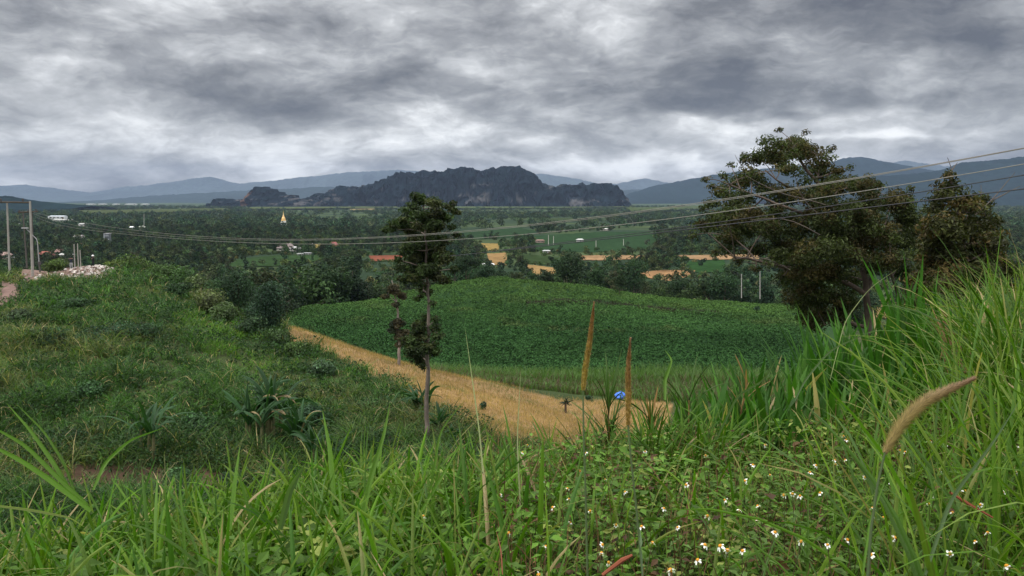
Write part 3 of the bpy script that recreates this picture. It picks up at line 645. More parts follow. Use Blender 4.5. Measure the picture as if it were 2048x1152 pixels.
col = np.array([.040, .086, .020]) * rng.uniform(.35, 2.0, (nt, 1)) * (.65 + .7 * fbm(Xt / 4., Yt / 4., 171, 3))[:, None] * np.array([1, 1, 1])
dr = np.clip((dry[sel] - .56) * 5, 0, .55)[:, None] * rng.random((nt, 1)); col = col * (1 - dr) + np.array([.24, .20, .09]) * dr
bs_ = bright[sel]; col[bs_] = np.array([.085, .17, .025]) * rng.uniform(.7, 1.3, (bs_.sum(), 1))
c3 = np.repeat(col[:, None, :], mb, 1) * rng.uniform(.6, 1.5, (nt, mb, 1))
base = np.stack([np.repeat(Xt, mb), np.repeat(Yt, mb), np.repeat(Zt, mb)], 1); base[:, :2] += rng.normal(0, .16, (len(base), 2))
tl = np.repeat(tall[sel], mb) * rng.uniform(.6, 1.3, nt * mb) * np.where(np.repeat(bs_, mb), .6, 1); dist = np.repeat(Yt, mb)
blades(G, base, rng.uniform(0, 6.28, nt * mb), tl, np.interp(dist, [10, 40, 120], [.02, .05, .085]), rng.uniform(.0, .6, nt * mb), rng.uniform(.6, 2.2, nt * mb), 3, c3.reshape(-1, 3), dead=.05)
tag(G.obj('tall_grass', M['grass']), kind='stuff')
# weeds and creepers between the tussocks
sel = rng.random(len(Xl)) < np.where(type_n < .46, .9, .2); Xt, Yt, Zt = Xl[sel], Yl[sel], Zl[sel]; nt = len(Xt); mb = 16
p = np.stack([np.repeat(Xt, mb), np.repeat(Yt, mb), np.repeat(Zt, mb)], 1); hgt = np.repeat(tall[sel], mb); v = nrm(rng.normal(size=(len(p), 3))); v[:, 2] = np.abs(v[:, 2])
p += v * np.stack([hgt * .55, hgt * .55, hgt * .8], 1)
c3 = np.repeat((np.array([.028, .062, .019]) * rng.uniform(.5, 1.6, (nt, 1)))[:, None, :], mb, 1) * rng.uniform(.6, 1.4, (nt, mb, 1))
ls = np.interp(np.repeat(Yt, mb), [10, 40, 120], [.09, .17, .3]) * rng.uniform(.7, 1.3, len(p))
G = Geo(); leaves(G, p, rng.normal(size=p.shape) + [0, 0, -.4], v + rng.normal(0, .4, p.shape), ls, ls * .6, c3.reshape(-1, 3))
tag(G.obj('creeping_weeds', M['leaf']), kind='stuff')

# bushes one can tell apart
def bush(px, py, Y, r, h, label, col=(.03, .06, .03), ls=.22, name='bush', group=None, nb=9, nl=170, cat='bush'):
    p = P(px, py, Y); z = height(p[0], Y); loc = np.array([p[0], Y, float(z)])
    e = empty(name, loc, label, cat, group); G = Geo()
    for b in range(nb):
        a = rng.uniform(0, 6.28); q = rng.uniform(0, .6) * r; zz_ = rng.uniform(.2, .8) * h
        blob(G, (q * math.cos(a), q * math.sin(a), zz_), (r * .5, r * .5, h * .3), nl, ls * 1.25, np.array(col) * 1.35 * rng.uniform(.65, 1.45), cv=.45)
    o = G.obj('foliage', M['leaf'], e)
    G = Geo()
    for k in range(4):
        a = rng.uniform(0, 6.28); tube(G, [(0, 0, -.3), (math.cos(a) * r * .2, math.sin(a) * r * .2, h * .35), (math.cos(a) * r * .5, math.sin(a) * r * .5, h * .75)], [.07, .05, .02], (.13, .10, .07), 5)
    G.obj('stem', M['bark'], e); return e
bush(545, 682, 84, 2.2, 5.0, 'tall rounded bluish-green bush just left of the top corner of the stubble field', (.020, .042, .024), .19, nb=18, nl=300)
bush(478, 625, 96, 2.7, 5.4, 'tall dark bush behind the round bluish-green bush on the left crest', (.018, .036, .018), .2, nb=16, nl=280)
bush(425, 640, 92, 2.6, 2.6, 'broad grassy bush on the slope left of the round bluish bush', (.07, .085, .035), .25, nb=10)
bush(500, 690, 82, 2.0, 1.8, 'low dark bush at the foot of the round bluish-green bush', (.03, .055, .025), .22)
bush(560, 700, 80, 1.9, 1.4, 'low spreading bush touching the corner of the stubble field', (.035, .06, .022), .2)
for (px, py, Y, r_, h_, lb, c_) in [
 (450, 660, 88, 2.0, 2.0, 'olive bush in the row left of the round bluish bush', (.05, .075, .03)), (520, 655, 90, 2.0, 2.6, 'dark bush tucked behind the round bluish bush', (.02, .042, .022)),
 (440, 600, 104, 2.4, 3.6, 'dark green bush at the skyline left of the tall dark bush', (.028, .055, .022)), (370, 575, 114, 2.8, 3.4, 'dense green bush on the skyline above the bright grass', (.035, .068, .022)),
 (300, 575, 108, 2.4, 1.6, 'low tangled bush just below the left crest', (.038, .07, .02)), (350, 600, 100, 2.2, 1.6, 'low dark bush below the skyline bushes of the left slope', (.025, .05, .02)),
 (590, 715, 76, 1.6, 1.2, 'rough green shrub where the slope meets the stubble', (.05, .085, .025)), (150, 620, 88, 2.2, 1.3, 'low spreading bush under the bare earth patch', (.03, .058, .025)),
 (90, 700, 70, 1.8, 1.3, 'dark tangled bush low on the left of the slope', (.025, .05, .022)), (290, 680, 74, 2.0, 1.3, 'dark bush beside the halfway dark green bush', (.028, .055, .026)),
 (180, 780, 57, 1.6, 1.2, 'leafy bush in the lower left slope above the gully', (.03, .065, .025)), (390, 820, 52, 1.5, 1.2, 'leafy bush between the lone banana and the large clump', (.032, .068, .026)),
 (740, 800, 58, 1.3, 1.3, 'green shrub on the lip left of the slim pale trunk', (.035, .075, .025)), (760, 870, 49, 1.2, 1.2, 'glossy green shrub left of the foot of the slim trunk', (.028, .062, .024)),
 (120, 850, 48, 1.5, 1.1, 'dark shrub above the reddish gully at the far left', (.022, .048, .02)), (460, 930, 44, 1.3, 1.0, 'low dark shrub under the left part of the large banana clump', (.02, .042, .018))]:
    bush(px, py, Y, r_, h_, lb, c_, np.interp(Y, [40, 120], [.13, .28]), nb=10)
bush(400, 590, 108, 2.6, 3.2, 'olive bush on the left crest above the valley trees', (.055, .075, .03), .28, nb=10)
bush(330, 560, 116, 3.2, 2.6, 'wide green thicket on the left crest right of the rubble', (.045, .078, .025), .28, nb=11)
bush(268, 545, 120, 3.0, 2.8, 'rounded light green thicket right beside the rubble mound', (.055, .085, .025), .28, nb=11)
bush(232, 540, 123, 2.2, 2.4, 'yellowish green bush directly behind the rubble mound', (.065, .09, .022), .26)
bush(110, 535, 126, 2.2, 2.0, 'small olive bush behind the bare earth near the poles', (.05, .075, .022), .26)
bush(215, 690, 72, 2.6, 1.7, 'dark green bush halfway up the left slope', (.028, .055, .03), .2)
bush(40, 640, 80, 1.7, 1.4, 'grey-green bush at the left edge below the dirt track', (.04, .06, .03), .2)
bush(645, 735, 70, 1.5, 1.3, 'leafy shrub on the grassy lip beside the stubble field', (.05, .085, .045), .2)
bush(620, 800, 56, 1.4, 1.2, 'dark leafy shrub above the large banana clump', (.03, .06, .032), .17)
bush(690, 860, 48, 1.2, 1.4, 'dark bush between the large banana clump and the slim tall tree', (.025, .05, .03), .15)
bush(350, 930, 43, 1.3, 1.0, 'broad-leaved low shrub in the gully right of the small banana plant', (.03, .065, .022), .15)
bush(935, 895, 48, 1.5, 1.1, 'dark low bush at the lower edge of the stubble field', (.018, .034, .016), .14)
bush(1515, 612, 186, 1.1, 1.6, 'small round dark shrub alone on the green hill top', (.016, .034, .018), .3, nb=7, nl=70)
bush(967, 838, 66, .45, .7, 'tiny dark shrub alone in the stubble field', (.018, .045, .022), .13, nb=4, nl=50)
bush(1176, 812, 88, .55, .6, 'tiny dark shrub on the stubble just left of the blue bundle', (.018, .04, .02), .15, nb=4, nl=50)

# ---------------------------------------------------------------- banana and palm-like plants
def banana(px, py, Y, h, label, nleaf=9, group=None, s=1.0, col=(.026, .066, .022), spread=.55):
    p = P(px, py, Y); z = float(height(p[0], Y)); e = empty('banana_plant', (p[0], Y, z), label, 'plant', group)
    for st in range(max(1, nleaf // 5)):
        ox, oy = (rng.normal(0, spread, 2) if st else (0, 0)); hh_ = h * rng.uniform(.75, 1.05)
        G = Geo(); tube(G, [(ox, oy, -.3), (ox, oy, hh_ * .25), (ox + .05, oy, hh_ * .5)], [.13 * s, .11 * s, .07 * s], (.13, .13, .06), 8); G.obj('stem', M['bark'], e)
        for k in range(6):
            G = Geo(); n_ = 1; a = rng.uniform(0, 6.28); dead = rng.random() < .04
            cl = np.array((.22, .17, .09) if dead else col) * rng.uniform(.75, 1.5)
            blades(G, np.array([[ox, oy, hh_ * .42]]), a, h * rng.uniform(.5, .85), .34 * s * rng.uniform(.7, 1.25), rng.uniform(.05, .7), rng.uniform(.4, 1.9) + (.9 if dead else 0), 10, cl, fold=True, wp=.6, twist=.5)
            G.obj('leaf', M['leaf'], e, smooth=False)
    return e
for (px, py, Y, h, s, n_, lb) in [
 (500, 870, 51, 3.4, 1, 20, 'leftmost plant of the large dark banana clump above the gully'),
 (545, 860, 52, 4.2, 1.1, 30, 'tallest banana plant in the middle of the large clump above the gully'),
 (590, 885, 50, 3.4, 1, 20, 'right banana plant of the large clump above the gully'),
 (628, 900, 48, 2.8, .9, 15, 'small low banana plant at the right foot of the large clump'),
 (300, 925, 47, 3.6, 1, 15, 'lone banana plant rising from the reddish gully at the left'),
 (832, 820, 57, 2.6, .9, 20, 'dark banana plant just left of the slim pale trunk'),
 (880, 850, 52, 2.0, .9, 10, 'low banana plant just right of the slim pale trunk'),
 (780, 800, 58, 1.6, .8, 10, 'short banana plant on the slope above and left of the slim trunk'),
 (905, 880, 50, 1.5, .8, 10, 'short banana plant below the stubble field near the slim trunk')]:
    banana(px, py, Y, h, lb, n_, 'banana plants', s)
def rosette(name, px, py, Y, h, label, n_, L, Wd, col, cat, stemcol=(.10, .07, .05), r0=.05, dead=.1, th=(0.2, 1.6), bend=(.3, .9), at=None, trunkbend=0):
    if at is None: p = P(px, py, Y); loc = np.array([p[0], Y, float(height(p[0], Y))])
    else: loc = np.array(at)
    e = empty(name, loc, label, cat); G = Geo(); top = np.array([trunkbend, 0, h])
    tube(G, [(0, 0, -.3), (trunkbend * .3, 0, h * .5), top], [r0 * 1.2, r0, r0 * .8], stemcol, 7); G.obj('stem', M['bark'], e)
    G = Geo(); blades(G, np.tile(top, (n_, 1)) + rng.normal(0, r0 * .6, (n_, 3)), rng.uniform(0, 6.28, n_), L * rng.uniform(.6, 1.1, n_), Wd, rng.uniform(*th, n_), rng.uniform(*bend, n_), 6, np.array(col) * rng.uniform(.6, 1.4, (n_, 1)), fold=True, dead=dead)
    G.obj('foliage', M['leaf'], e); return e
rosette('papaya_tree', 1131, 832, 78, 1.0, 'short dark palm-topped tree standing in the stubble field', 26, .75, .16, (.018, .035, .02), 'tree', r0=.11, dead=.15, th=(.1, 2.0))

# ---------------------------------------------------------------- hero trees
def hero(name, label, trunk, Y, clumps, leaf, dens, col, col2, tr, group=None, rs=.56, barkc=(.15, .115, .095), twigs=(), dspread=.8, multi=(), sub=5):
    base = P(*trunk[0], Y); base[2] = min(base[2], float(height(base[0], Y)) + .1)
    e = empty(name, base, label, 'tree', group)
    Gt = Geo(); Gc = Geo(); nodes = []
    def addpath(pts, r0, r1, c=barkc):
        pts = np.asarray(pts, float)
        d = np.concatenate([[0], np.cumsum(np.linalg.norm(np.diff(pts, axis=0), axis=1))]); m = max(6, int(d[-1] / .5)); s = np.linspace(0, d[-1], m)
        q = np.stack([np.interp(s, d, pts[:, k]) for k in range(3)], 1)
        kk = np.array([.25, .5, .25])
        for _ in range(3): q[1:-1] = q[:-2] * .25 + q[1:-1] * .5 + q[2:] * .25
        q[1:-1] += rng.normal(0, r0 * .22, (m - 2, 3)); rad = np.linspace(r0, r1, m)
        tube(Gt, q - base, rad, np.array(c) * rng.uniform(.75, 1.2, (m, 1)), 8 if r0 > .08 else 5)
        for k in range(m): nodes.append((q[k], rad[k]))
    tp = [P(x, y, Y) for x, y in trunk]; tp[0][2] = base[2] - .5
    addpath(tp, tr, tr * .3)
    for (pts, r0, dd) in multi: addpath([P(x, y, Y + dd * k / max(1, len(pts) - 1)) for k, (x, y) in enumerate(pts)], r0, r0 * .35)
    cx_ = np.mean([c[0] for c in clumps]); cl3 = []
    halfw = (max(c[0] for c in clumps) - min(c[0] for c in clumps)) / 2 / F * Y
    for c in clumps:
        r = c[2] / F * Y; dd = rng.uniform(-1, 1) * math.sqrt(max(.05, halfw ** 2 - (((c[0] - cx_) / F * Y) ** 2) * .8)) * dspread
        if len(c) > 3: dd = c[3]
        p = P(c[0], c[1], Y + dd); cl3.append((p, r * (Y + dd) / Y))
        # the far side of the crown has its own clumps
    order = sorted(range(len(cl3)), key=lambda k: min(np.linalg.norm(cl3[k][0] - n_[0]) for n_ in nodes))
    for k in order:
        p, r = cl3[k]
        ds_ = [np.linalg.norm(p - n_[0]) * (1 + .6 * (n_[0][2] > p[2] - .05)) + (.8 if n_[1] < .03 else 0) for n_ in nodes]
        n0, r0 = nodes[int(np.argmin(ds_))]; rb = min(r0 * .7, .02 + .035 * np.linalg.norm(p - n0)); midp = n0 * .5 + p * .5 + rng.normal(0, .08, 3) * np.linalg.norm(p - n0)
        midp[2] += .06 * np.linalg.norm(p - n0)
        addpath([n0, midp, p], max(rb, .02), max(rb * .45, .012))
        ends = []
        for t in range(sub):
            v = nrm(rng.normal(size=3) + [0, 0, .35]); q = p + v * r * rng.uniform(.5, .95) * [1, 1, .8]
            tube(Gt, [p - base, (p + q) / 2 + rng.normal(0, .05, 3) * r - base, q - base], [max(rb * .4, .01), .009, .005], np.array(barkc) * rng.uniform(.8, 1.5), 4); ends.append(q)
        nl = max(30, int(2.6 * dens * (r / (60 / F * 40)) ** 2 * (.5 if len(c) > 4 else 1)))
        cen = ends + [p]
        for q in cen:
            cc_ = np.array(col) * rng.uniform(.6, 1.35) if rng.random() > .3 else np.array(col2) * rng.uniform(.6, 1.3)
            rr_ = r * rs + .10
            blob(Gc, q - base, (rr_, rr_, rr_ * .62), max(8, int(nl / len(cen))), leaf, cc_, cv=.35, inner=.15, up=.5, aspect=.42, droop=.35)
    for (pts, dd) in twigs:
        addpath([P(x, y, Y + dd) for x, y in pts], .022, .008, (.17, .14, .12))
    Gt.obj('trunk', M['bark'], e, smooth=True); Gc.obj('crown', M['leaf'], e)
    return e
BR = (.046, .060, .018); BR2 = (.072, .060, .022)
main = [(1590,287,26),(1552,298,32),(1522,318,28),(1492,318,14),(1612,312,32),(1650,328,24),(1568,330,34),(1500,348,22),(1640,345,26),(1672,342,14),(1480,368,28),(1448,384,20),(1425,374,9),(1520,375,26),(1466,400,30),(1420,405,16),
 (1560,395,36),(1620,388,36),(1682,378,28),(1722,368,26),(1738,384,18),(1430,448,32),(1398,452,15),(1480,440,34),(1530,440,30),(1600,448,40),(1660,428,40),(1722,430,40),(1782,412,34),(1812,398,18),(1803,442,30),
 (1462,488,30),(1510,500,24),(1590,505,40),(1650,500,42),(1722,490,42),(1782,488,40),(1830,478,30),(1846,448,18),(1625,560,40),(1606,612,34),(1645,600,36),(1690,556,34),(1742,535,34),(1800,540,38),(1850,520,30),(1628,645,30),(1690,600,26),(1670,470,40,-2),(1550,470,30,2),(1750,460,36,2),(1600,530,34,-2),(1700,520,34,-3),(1850,560,36),(1835,600,28),(1870,500,30),(1660,545,36,-2.5),(1610,580,36,-1),(1640,630,34,1),(1680,640,24,-1),(1780,520,34,-2),(1580,560,28,1),(1500,460,26,1),(1560,500,26,2),(1750,400,24,-1),(1640,490,34,2),(1720,450,34,-2)]
def fillpoly(poly, n, r0, r1, dmax, seed):
    rs = np.random.default_rng(seed); xs = [a for a, _ in poly]; ys = [b for _, b in poly]; out = []
    while len(out) < n:
        x = rs.uniform(min(xs), max(xs)); y = rs.uniform(min(ys), max(ys))
        if inpoly(np.array([x]), np.array([y]), poly)[0]: out.append((x, y, rs.uniform(r0, r1), rs.uniform(-dmax, dmax)))
    return out
main += [(1462, 330, 7), (1445, 352, 8), (1412, 360, 6), (1404, 418, 9), (1388, 470, 9), (1434, 505, 9), (1476, 522, 10), (1510, 540, 9), (1560, 556, 10), (1662, 300, 9), (1700, 336, 8), (1738, 352, 7), (1764, 372, 9), (1822, 378, 8), (1850, 420, 8), (1560, 262, 7), (1610, 264, 7), (1528, 286, 8)]
main += fillpoly([(1480, 318), (1500, 305), (1550, 285), (1590, 275), (1635, 295), (1655, 330), (1690, 350), (1740, 378), (1800, 395), (1830, 410), (1845, 450), (1870, 500), (1875, 600), (1830, 615), (1790, 555), (1740, 560), (1700, 600), (1685, 640), (1625, 655), (1600, 620), (1595, 560), (1545, 525), (1475, 500), (1425, 465), (1400, 450), (1425, 405), (1450, 375), (1480, 355)], 44, 17, 27, 3.6, 5)
hero('large_tree', 'large spreading brownish-green tree with bare grey limbs, tallest at the right', [(1738,680),(1740,640),(1732,590),(1728,540),(1722,480),(1690,420),(1640,370),(1600,320)], 36, main, .16, 1500, BR, BR2, .20,
     multi=[([(1762,690),(1790,640),(1810,600),(1780,560),(1772,510),(1770,450)], .11, 1), ([(1732,590),(1690,560),(1640,545),(1580,540),(1520,520),(1470,515)], .12, -2), ([(1730,590),(1748,560),(1752,520),(1740,470)], .12, 1), ([(1722,480),(1650,440),(1580,420),(1500,385),(1460,370)], .10, -1),
            ([(1690,420),(1620,400),(1560,370),(1530,340)], .08, 1), ([(1640,545),(1620,600),(1650,650)], .05, -1)],
     twigs=[([(1690, 425), (1640, 400), (1600, 398), (1555, 388), (1520, 370), (1490, 350)], -3.5), ([(1640, 470), (1580, 432), (1540, 430), (1500, 440)], -3.8), ([(1640, 430), (1600, 400), (1590, 350)], -3), ([(1500, 385), (1450, 375), (1425, 380), (1420, 370)], -1), ([(1500, 352), (1480, 330), (1470, 310)], -1), ([(1580, 540), (1540, 515), (1500, 505), (1465, 520)], -3)])
right = [(1900,352,12),(1898,378,24),(1880,400,24),(1922,408,28),(1950,412,18),(1890,448,36),(1942,450,38),(1968,424,15),(1880,500,40),(1932,508,44),(1975,500,28),(1866,560,36),(1930,565,48),(1982,560,30),(1850,604,32),(1900,620,42),(1962,622,44),(2004,585,28),(1905,470,38,-1.5),(1950,540,38,-1.5),(1900,585,36,-2)]
right += fillpoly([(1880, 370), (1925, 370), (1970, 410), (2000, 460), (2010, 560), (1995, 640), (1850, 640), (1840, 580), (1858, 500), (1862, 430), (1862, 390)], 26, 18, 30, 1.8, 6) + [(1868, 420, 16), (1862, 450, 20), (1990, 440, 14), (1858, 480, 22), (1985, 520, 20), (2010, 620, 20)]
hero('leafy_tree', 'dark leafy tree with rusty young leaves right of the large spreading tree', [(1935, 700), (1932, 640), (1938, 570), (1930, 500), (1915, 420), (1900, 360)], 27, right, .17, 1900, (.050, .055, .018), (.088, .064, .022), .13,
     twigs=[([(1950, 430), (1985, 400), (2010, 370), (2030, 345)], -.5), ([(1985, 400), (2015, 385), (2040, 372)], -.5), ([(1905, 365), (1903, 330), (1895, 315)], 0), ([(1904, 340), (1915, 325)], 0), ([(1950, 430), (1965, 400), (1962, 370)], .4)], sub=6, rs=.62)
center = [(838,402,18),(826,424,20),(872,408,20),(900,412,13),(912,425,9),(786,448,10),(772,462,8),(912,470,8),(802,560,9),(796,520,9),(908,540,9),(850,438,28),(802,442,13),(785,460,9),(820,460,24),(880,438,20),(850,478,32),(903,455,8),(880,490,24),(820,500,24),(840,530,32),(890,520,22),(868,550,30),(830,558,20),(898,560,8),(808,540,14),(848,580,14),(836,596,8),
 (842,662,18),(868,658,12),(832,690,24),(862,692,16),(845,714,18),(812,682,10),(846,735,7),(872,640,8),(852,640,12),(838,655,16),(875,675,12),(822,700,18),(850,700,22),(868,705,12),(842,720,16),(832,675,20),(866,606,6),(845,548,26),(860,505,28),(836,455,24),(866,460,24)]
hero('slim_tree', 'slim tall tree with a pale bare trunk standing in the middle', [(853,900),(854,820),(855,740),(856,660),(857,600),(853,520),(850,450),(848,400)], 50, center, .24, 1250, (.038, .060, .019), (.055, .064, .024), .155, barkc=(.22, .18, .15), sub=6, dspread=.9, rs=.46)
sec = [(785,582,13),(800,592,9),(772,592,7),(792,610,6),(796,650,14),(801,670,13),(797,690,8),(785,660,8)]
hero('slim_tree', 'thin half-bare tree with brownish leaves just left of the slim tall tree', [(799, 720), (798, 680), (796, 640), (794, 600), (788, 570), (783, 560)], 80, sec, .3, 2200, (.07, .062, .035), (.03, .042, .022), .17, barkc=(.27, .22, .19), sub=4,
     twigs=[([(790, 590), (782, 570), (776, 558)], 0), ([(790, 585), (800, 568), (797, 556)], 0)])
# single trees on and behind the green hill
def ptree(k, px, py, hpx, label, Y=None, s=1, zs=1, name='broadleaf_tree'):
    if Y is None: Y = float(onplain(px, py)[1])
    p = P(px, py, Y); h = hpx / F * Y; s = h / PROT[k][2]
    return tree_inst(k, (p[0], Y, float(height(p[0], Y)) - .1), s, rng.uniform(0, 6.28), label, None, name, zs)
ptree(0, 1238, 590, 48, 'small open tree standing on the crest of the green hill', 205)
ptree(1, 968, 580, 64, 'tall dark tree by the white-roofed shed and the golden field', 262)
ptree(3, 993, 580, 70, 'loose-crowned tree right of the tall dark one by the golden field', 272)
ptree(0, 1075, 590, 56, 'dark rounded tree at the left rim of the golden field behind the crest', 255)
ptree(6, 1200, 596, 58, 'broad dark tree right behind the crest of the green hill', 260)
ptree(4, 1290, 606, 52, 'pale olive tree behind the right crest of the green hill', 262)
ptree(2, 1130, 592, 66, 'leaning light-trunked tree between the two golden fields', 262)

for k_, px, Y, h, lb in [(1, 440, 172, 15, 'tall dark tree at the left end of the row behind the left slope'), (6, 478, 182, 16, 'broad tree just above the round bluish-green bush'), (0, 512, 190, 15, 'bushy tree right of the broad one behind the left slope'),
  (4, 545, 200, 17, 'brownish-green loose tree in the row behind the left slope'), (1, 578, 196, 15, 'dark conical tree above the left corner of the green hill'), (2, 610, 208, 15, 'rounded mid-green tree behind the left edge of the green hill'),
  (6, 642, 214, 16, 'wide dark tree below the red-roofed house'), (0, 675, 220, 15, 'light green tree right below the red-roofed house'), (1, 705, 224, 17, 'tall dark tree left of the red earth clearing'),
  (5, 735, 228, 9, 'round green tree just below the red earth clearing'), (2, 765, 232, 9, 'spreading tree under the right part of the red earth clearing'), (6, 925, 262, 14, 'dense tree right beside the crown of the slim tall tree'), (1, 900, 268, 15, 'dark tree peeking out right behind the slim tall tree'),
  (3, 400, 178, 15, 'open-crowned tree on the skyline above the bright grass of the left slope'), (0, 495, 168, 11, 'low bushy tree directly behind the skyline bushes'), (5, 560, 184, 10, 'small round tree right above the round bluish-green bush')]:
    p = P(px, 600, Y); z = float(height(p[0], Y)); e = tree_inst(k_, (p[0], Y, z - .3), h / PROT[k_][2], rng.uniform(0, 6.28), lb, None, zs=.9)
#%%PART3
# ---------------------------------------------------------------- poles, wires, lamp
def pole(px, ytop, ybase, Y, label, r=.16, arms=(), group='utility poles on the left ridge', col=(.34, .32, .29), gz=True, name='utility_pole'):
    b = P(px[0], ybase, Y); t = P(px[1], ytop, Y)
    if gz: b[2] = float(height(b[0], Y)) - .3
    e = empty(name, b, label, 'utility pole', group)
    G = Geo(); tube(G, [(0, 0, 0), (t - b) / 2, t - b], [r, r * .85, r * .7], col, 8, cap=True); G.obj('post', M['concrete'], e)
    return e, b, t
def xarm(e, b, p0, p1, ins, th=.12):
    G = Geo(); a = p0 - b; c = p1 - b; tube(G, [a, (a + c) / 2, c], [th, th, th], (.09, .075, .06), 4, cap=True); G.obj('crossarm', M['bark'], e)
    for q in ins:
        G = Geo(); lathe(G, (q - b) + [0, 0, th], [(0.01, 0), (.11, 0), (.11, .1), (.07, .15), (.13, .2), (.10, .32), (.01, .36)], (.06, .045, .04), 8); G.obj('insulator', M['paint'], e)
e, b, t = pole((19, 14), 404, 545, 117, 'pale concrete pole nearest the left edge of the photo')
e2, b2, t2 = pole((65, 60), 402, 549, 116, 'pale concrete pole carrying the top crossarm, second from the left', r=.19)
xarm(e2, b2, P(-40, 404, 116.5), P(62, 405, 116.5), [P(2, 404, 116.5), P(46, 404, 116.5), P(-34, 404, 116.5)])
e, b, t = pole((54, 46), 424, 536, 150, 'dark thin pole of the farther pair behind the pale poles, with a crossarm', col=(.10, .09, .08), r=.15, gz=False)
xarm(e, b, P(37, 425, 150), P(76, 423, 150), [P(39, 425, 150), P(56, 424, 150), P(72, 423, 150)], .13)
pole((67, 64), 424, 536, 150.5, 'dark thin right-hand pole of the farther pair behind the pale poles', col=(.10, .09, .08), r=.14, gz=False)
for px, yt, Y, lb in [(148, 488, 135, 'thin pole just right of the person in pale trousers'), (155, 487, 132, 'thin pale pole, middle of three beyond the earth mound'), (160, 500, 140, 'short thin pole, rightmost of three beyond the earth mound')]:
    pole((px + 2, px), yt, 543, Y, lb, r=.10, group='thin poles beyond the mound')
b = P(80, 540, 122); b[2] = float(height(b[0], 122)) - .2
e = empty('street_lamp', b, 'street lamp with an arm bent to the left behind the pale poles', 'street lamp')
G = Geo(); tube(G, [(0, 0, 0), P(78, 525, 122) - b], [.13, .1], (.10, .09, .08), 7); tube(G, [P(78, 525, 122) - b, P(75, 485, 122) - b, P(73, 478, 122) - b, P(66, 471, 122) - b, P(52, 457, 122) - b], [.08, .07, .06, .05, .04], (.32, .32, .32), 7, cap=True); G.obj('post', M['concrete'], e)
G = Geo(); q = P(50, 456, 122) - b; box(G, q, (.9, .3, .14), (.4, .4, .4)); G.obj('lamp_head', M['paint'], e)
G = Geo(); q = P(79, 526, 122) - b; box(G, q, (.35, .3, .45), (.08, .07, .07)); G.obj('control_box', M['paint'], e)

A0 = np.array([P(68, 437, 150)[0], 150.0]); B0 = np.array([12.6 * 1.2, 20.0])
dAB = B0 - A0
def wire(pts, label, off=0, r=.02, col=(.20, .19, .165), deg=4, x1=2300):
    pts = np.array(pts, float); n_ = np.array([-dAB[1], dAB[0]]); n_ = n_ / np.linalg.norm(n_); A = A0 + n_ * off
    def solve(px, py):
        k = P(px, py, 1.0)[0]; # X = k*Y ; A + s*dAB
        s = (A[0] - k * A[1]) / (k * dAB[1] - dAB[0]); Yq = A[1] + s * dAB[1]; return s, P(px, py, Yq)
    S, Pt = zip(*[solve(*p) for p in pts]); S = np.array(S); Pt = np.array(Pt)
    co_ = np.polyfit(S, Pt[:, 2], min(deg, len(S) - 1)); ss = np.linspace(S[0], min(S[-1] + .01, 1.05), 90)
    V = np.stack([A[0] + ss * dAB[0], A[1] + ss * dAB[1], np.polyval(co_, ss)], 1)
    G = Geo(); tube(G, V, r, col, 5, cap=True); o = G.obj('power_cable', M['wire'], loc=V[0]); tag(o, label, 'cable', 'power cables strung across the view')
wire([(66, 424), (150, 442), (250, 459), (400, 472), (700, 473), (880, 467), (1024, 458), (1200, 436), (1400, 402), (1700, 352), (2048, 297), (2140, 281)], 'highest pale power cable rising to the upper right', 0, .013)
wire([(60, 424), (150, 450), (250, 465), (400, 475), (700, 477), (880, 469), (1024, 459.5), (1200, 437.5), (1400, 403.5), (1700, 354), (2048, 299), (2140, 283)], 'pale power cable hanging just beneath the highest one', .25, .010)
wire([(75, 436), (150, 455), (250, 470), (400, 480), (650, 485), (880, 482), (1100, 467), (1400, 432), (1700, 386), (2048, 327), (2140, 310)], 'lower pale power cable crossing in front of the slim tree', -.4, .013)
wire([(1000, 500), (1150, 483), (1300, 463), (1400, 448), (1550, 428), (1760, 399), (2048, 350), (2140, 334)], 'dark thin cable between the pale cables and the lowest one at the right', -.8, .014, (.03, .03, .035), 3)
wire([(900, 512), (1050, 497), (1200, 480), (1350, 458), (1550, 440), (1760, 412), (1900, 396), (2048, 378), (2140, 366)], 'lowest dark cable drooping behind the right trees', -1.2, .016, (.03, .03, .035), 3)

# far utility poles and bare trunks on the plain
for k, (px, yt, yb, lb) in enumerate([(1097, 470, 491, 'far white pole left of a pair above the crop field'), (1107, 472, 489, 'far white pole right of a pair above the crop field'), (1192, 480, 500, 'far white pole in front of the bright crop field'), (1247, 478, 492, 'faint far pole at the right of the crop field'),
   (288, 428, 472, 'tall far mast above the wooded valley at the left'), (625, 486, 504, 'far thin pole between the grey roof and the red roof'), (1483, 548, 596, 'bare pale trunk left of a pair behind the green hill'), (1520, 540, 598, 'bare pale trunk right of a pair behind the green hill')]):
    Y = float(onplain(px, yb)[1]) if k < 6 else 236
    pole((px, px), yt, yb, Y, lb, r=max(.15, Y * .0004), group='far poles on the plain', col=(.55, .52, .48) if k < 4 else (.38, .36, .34), gz=False)

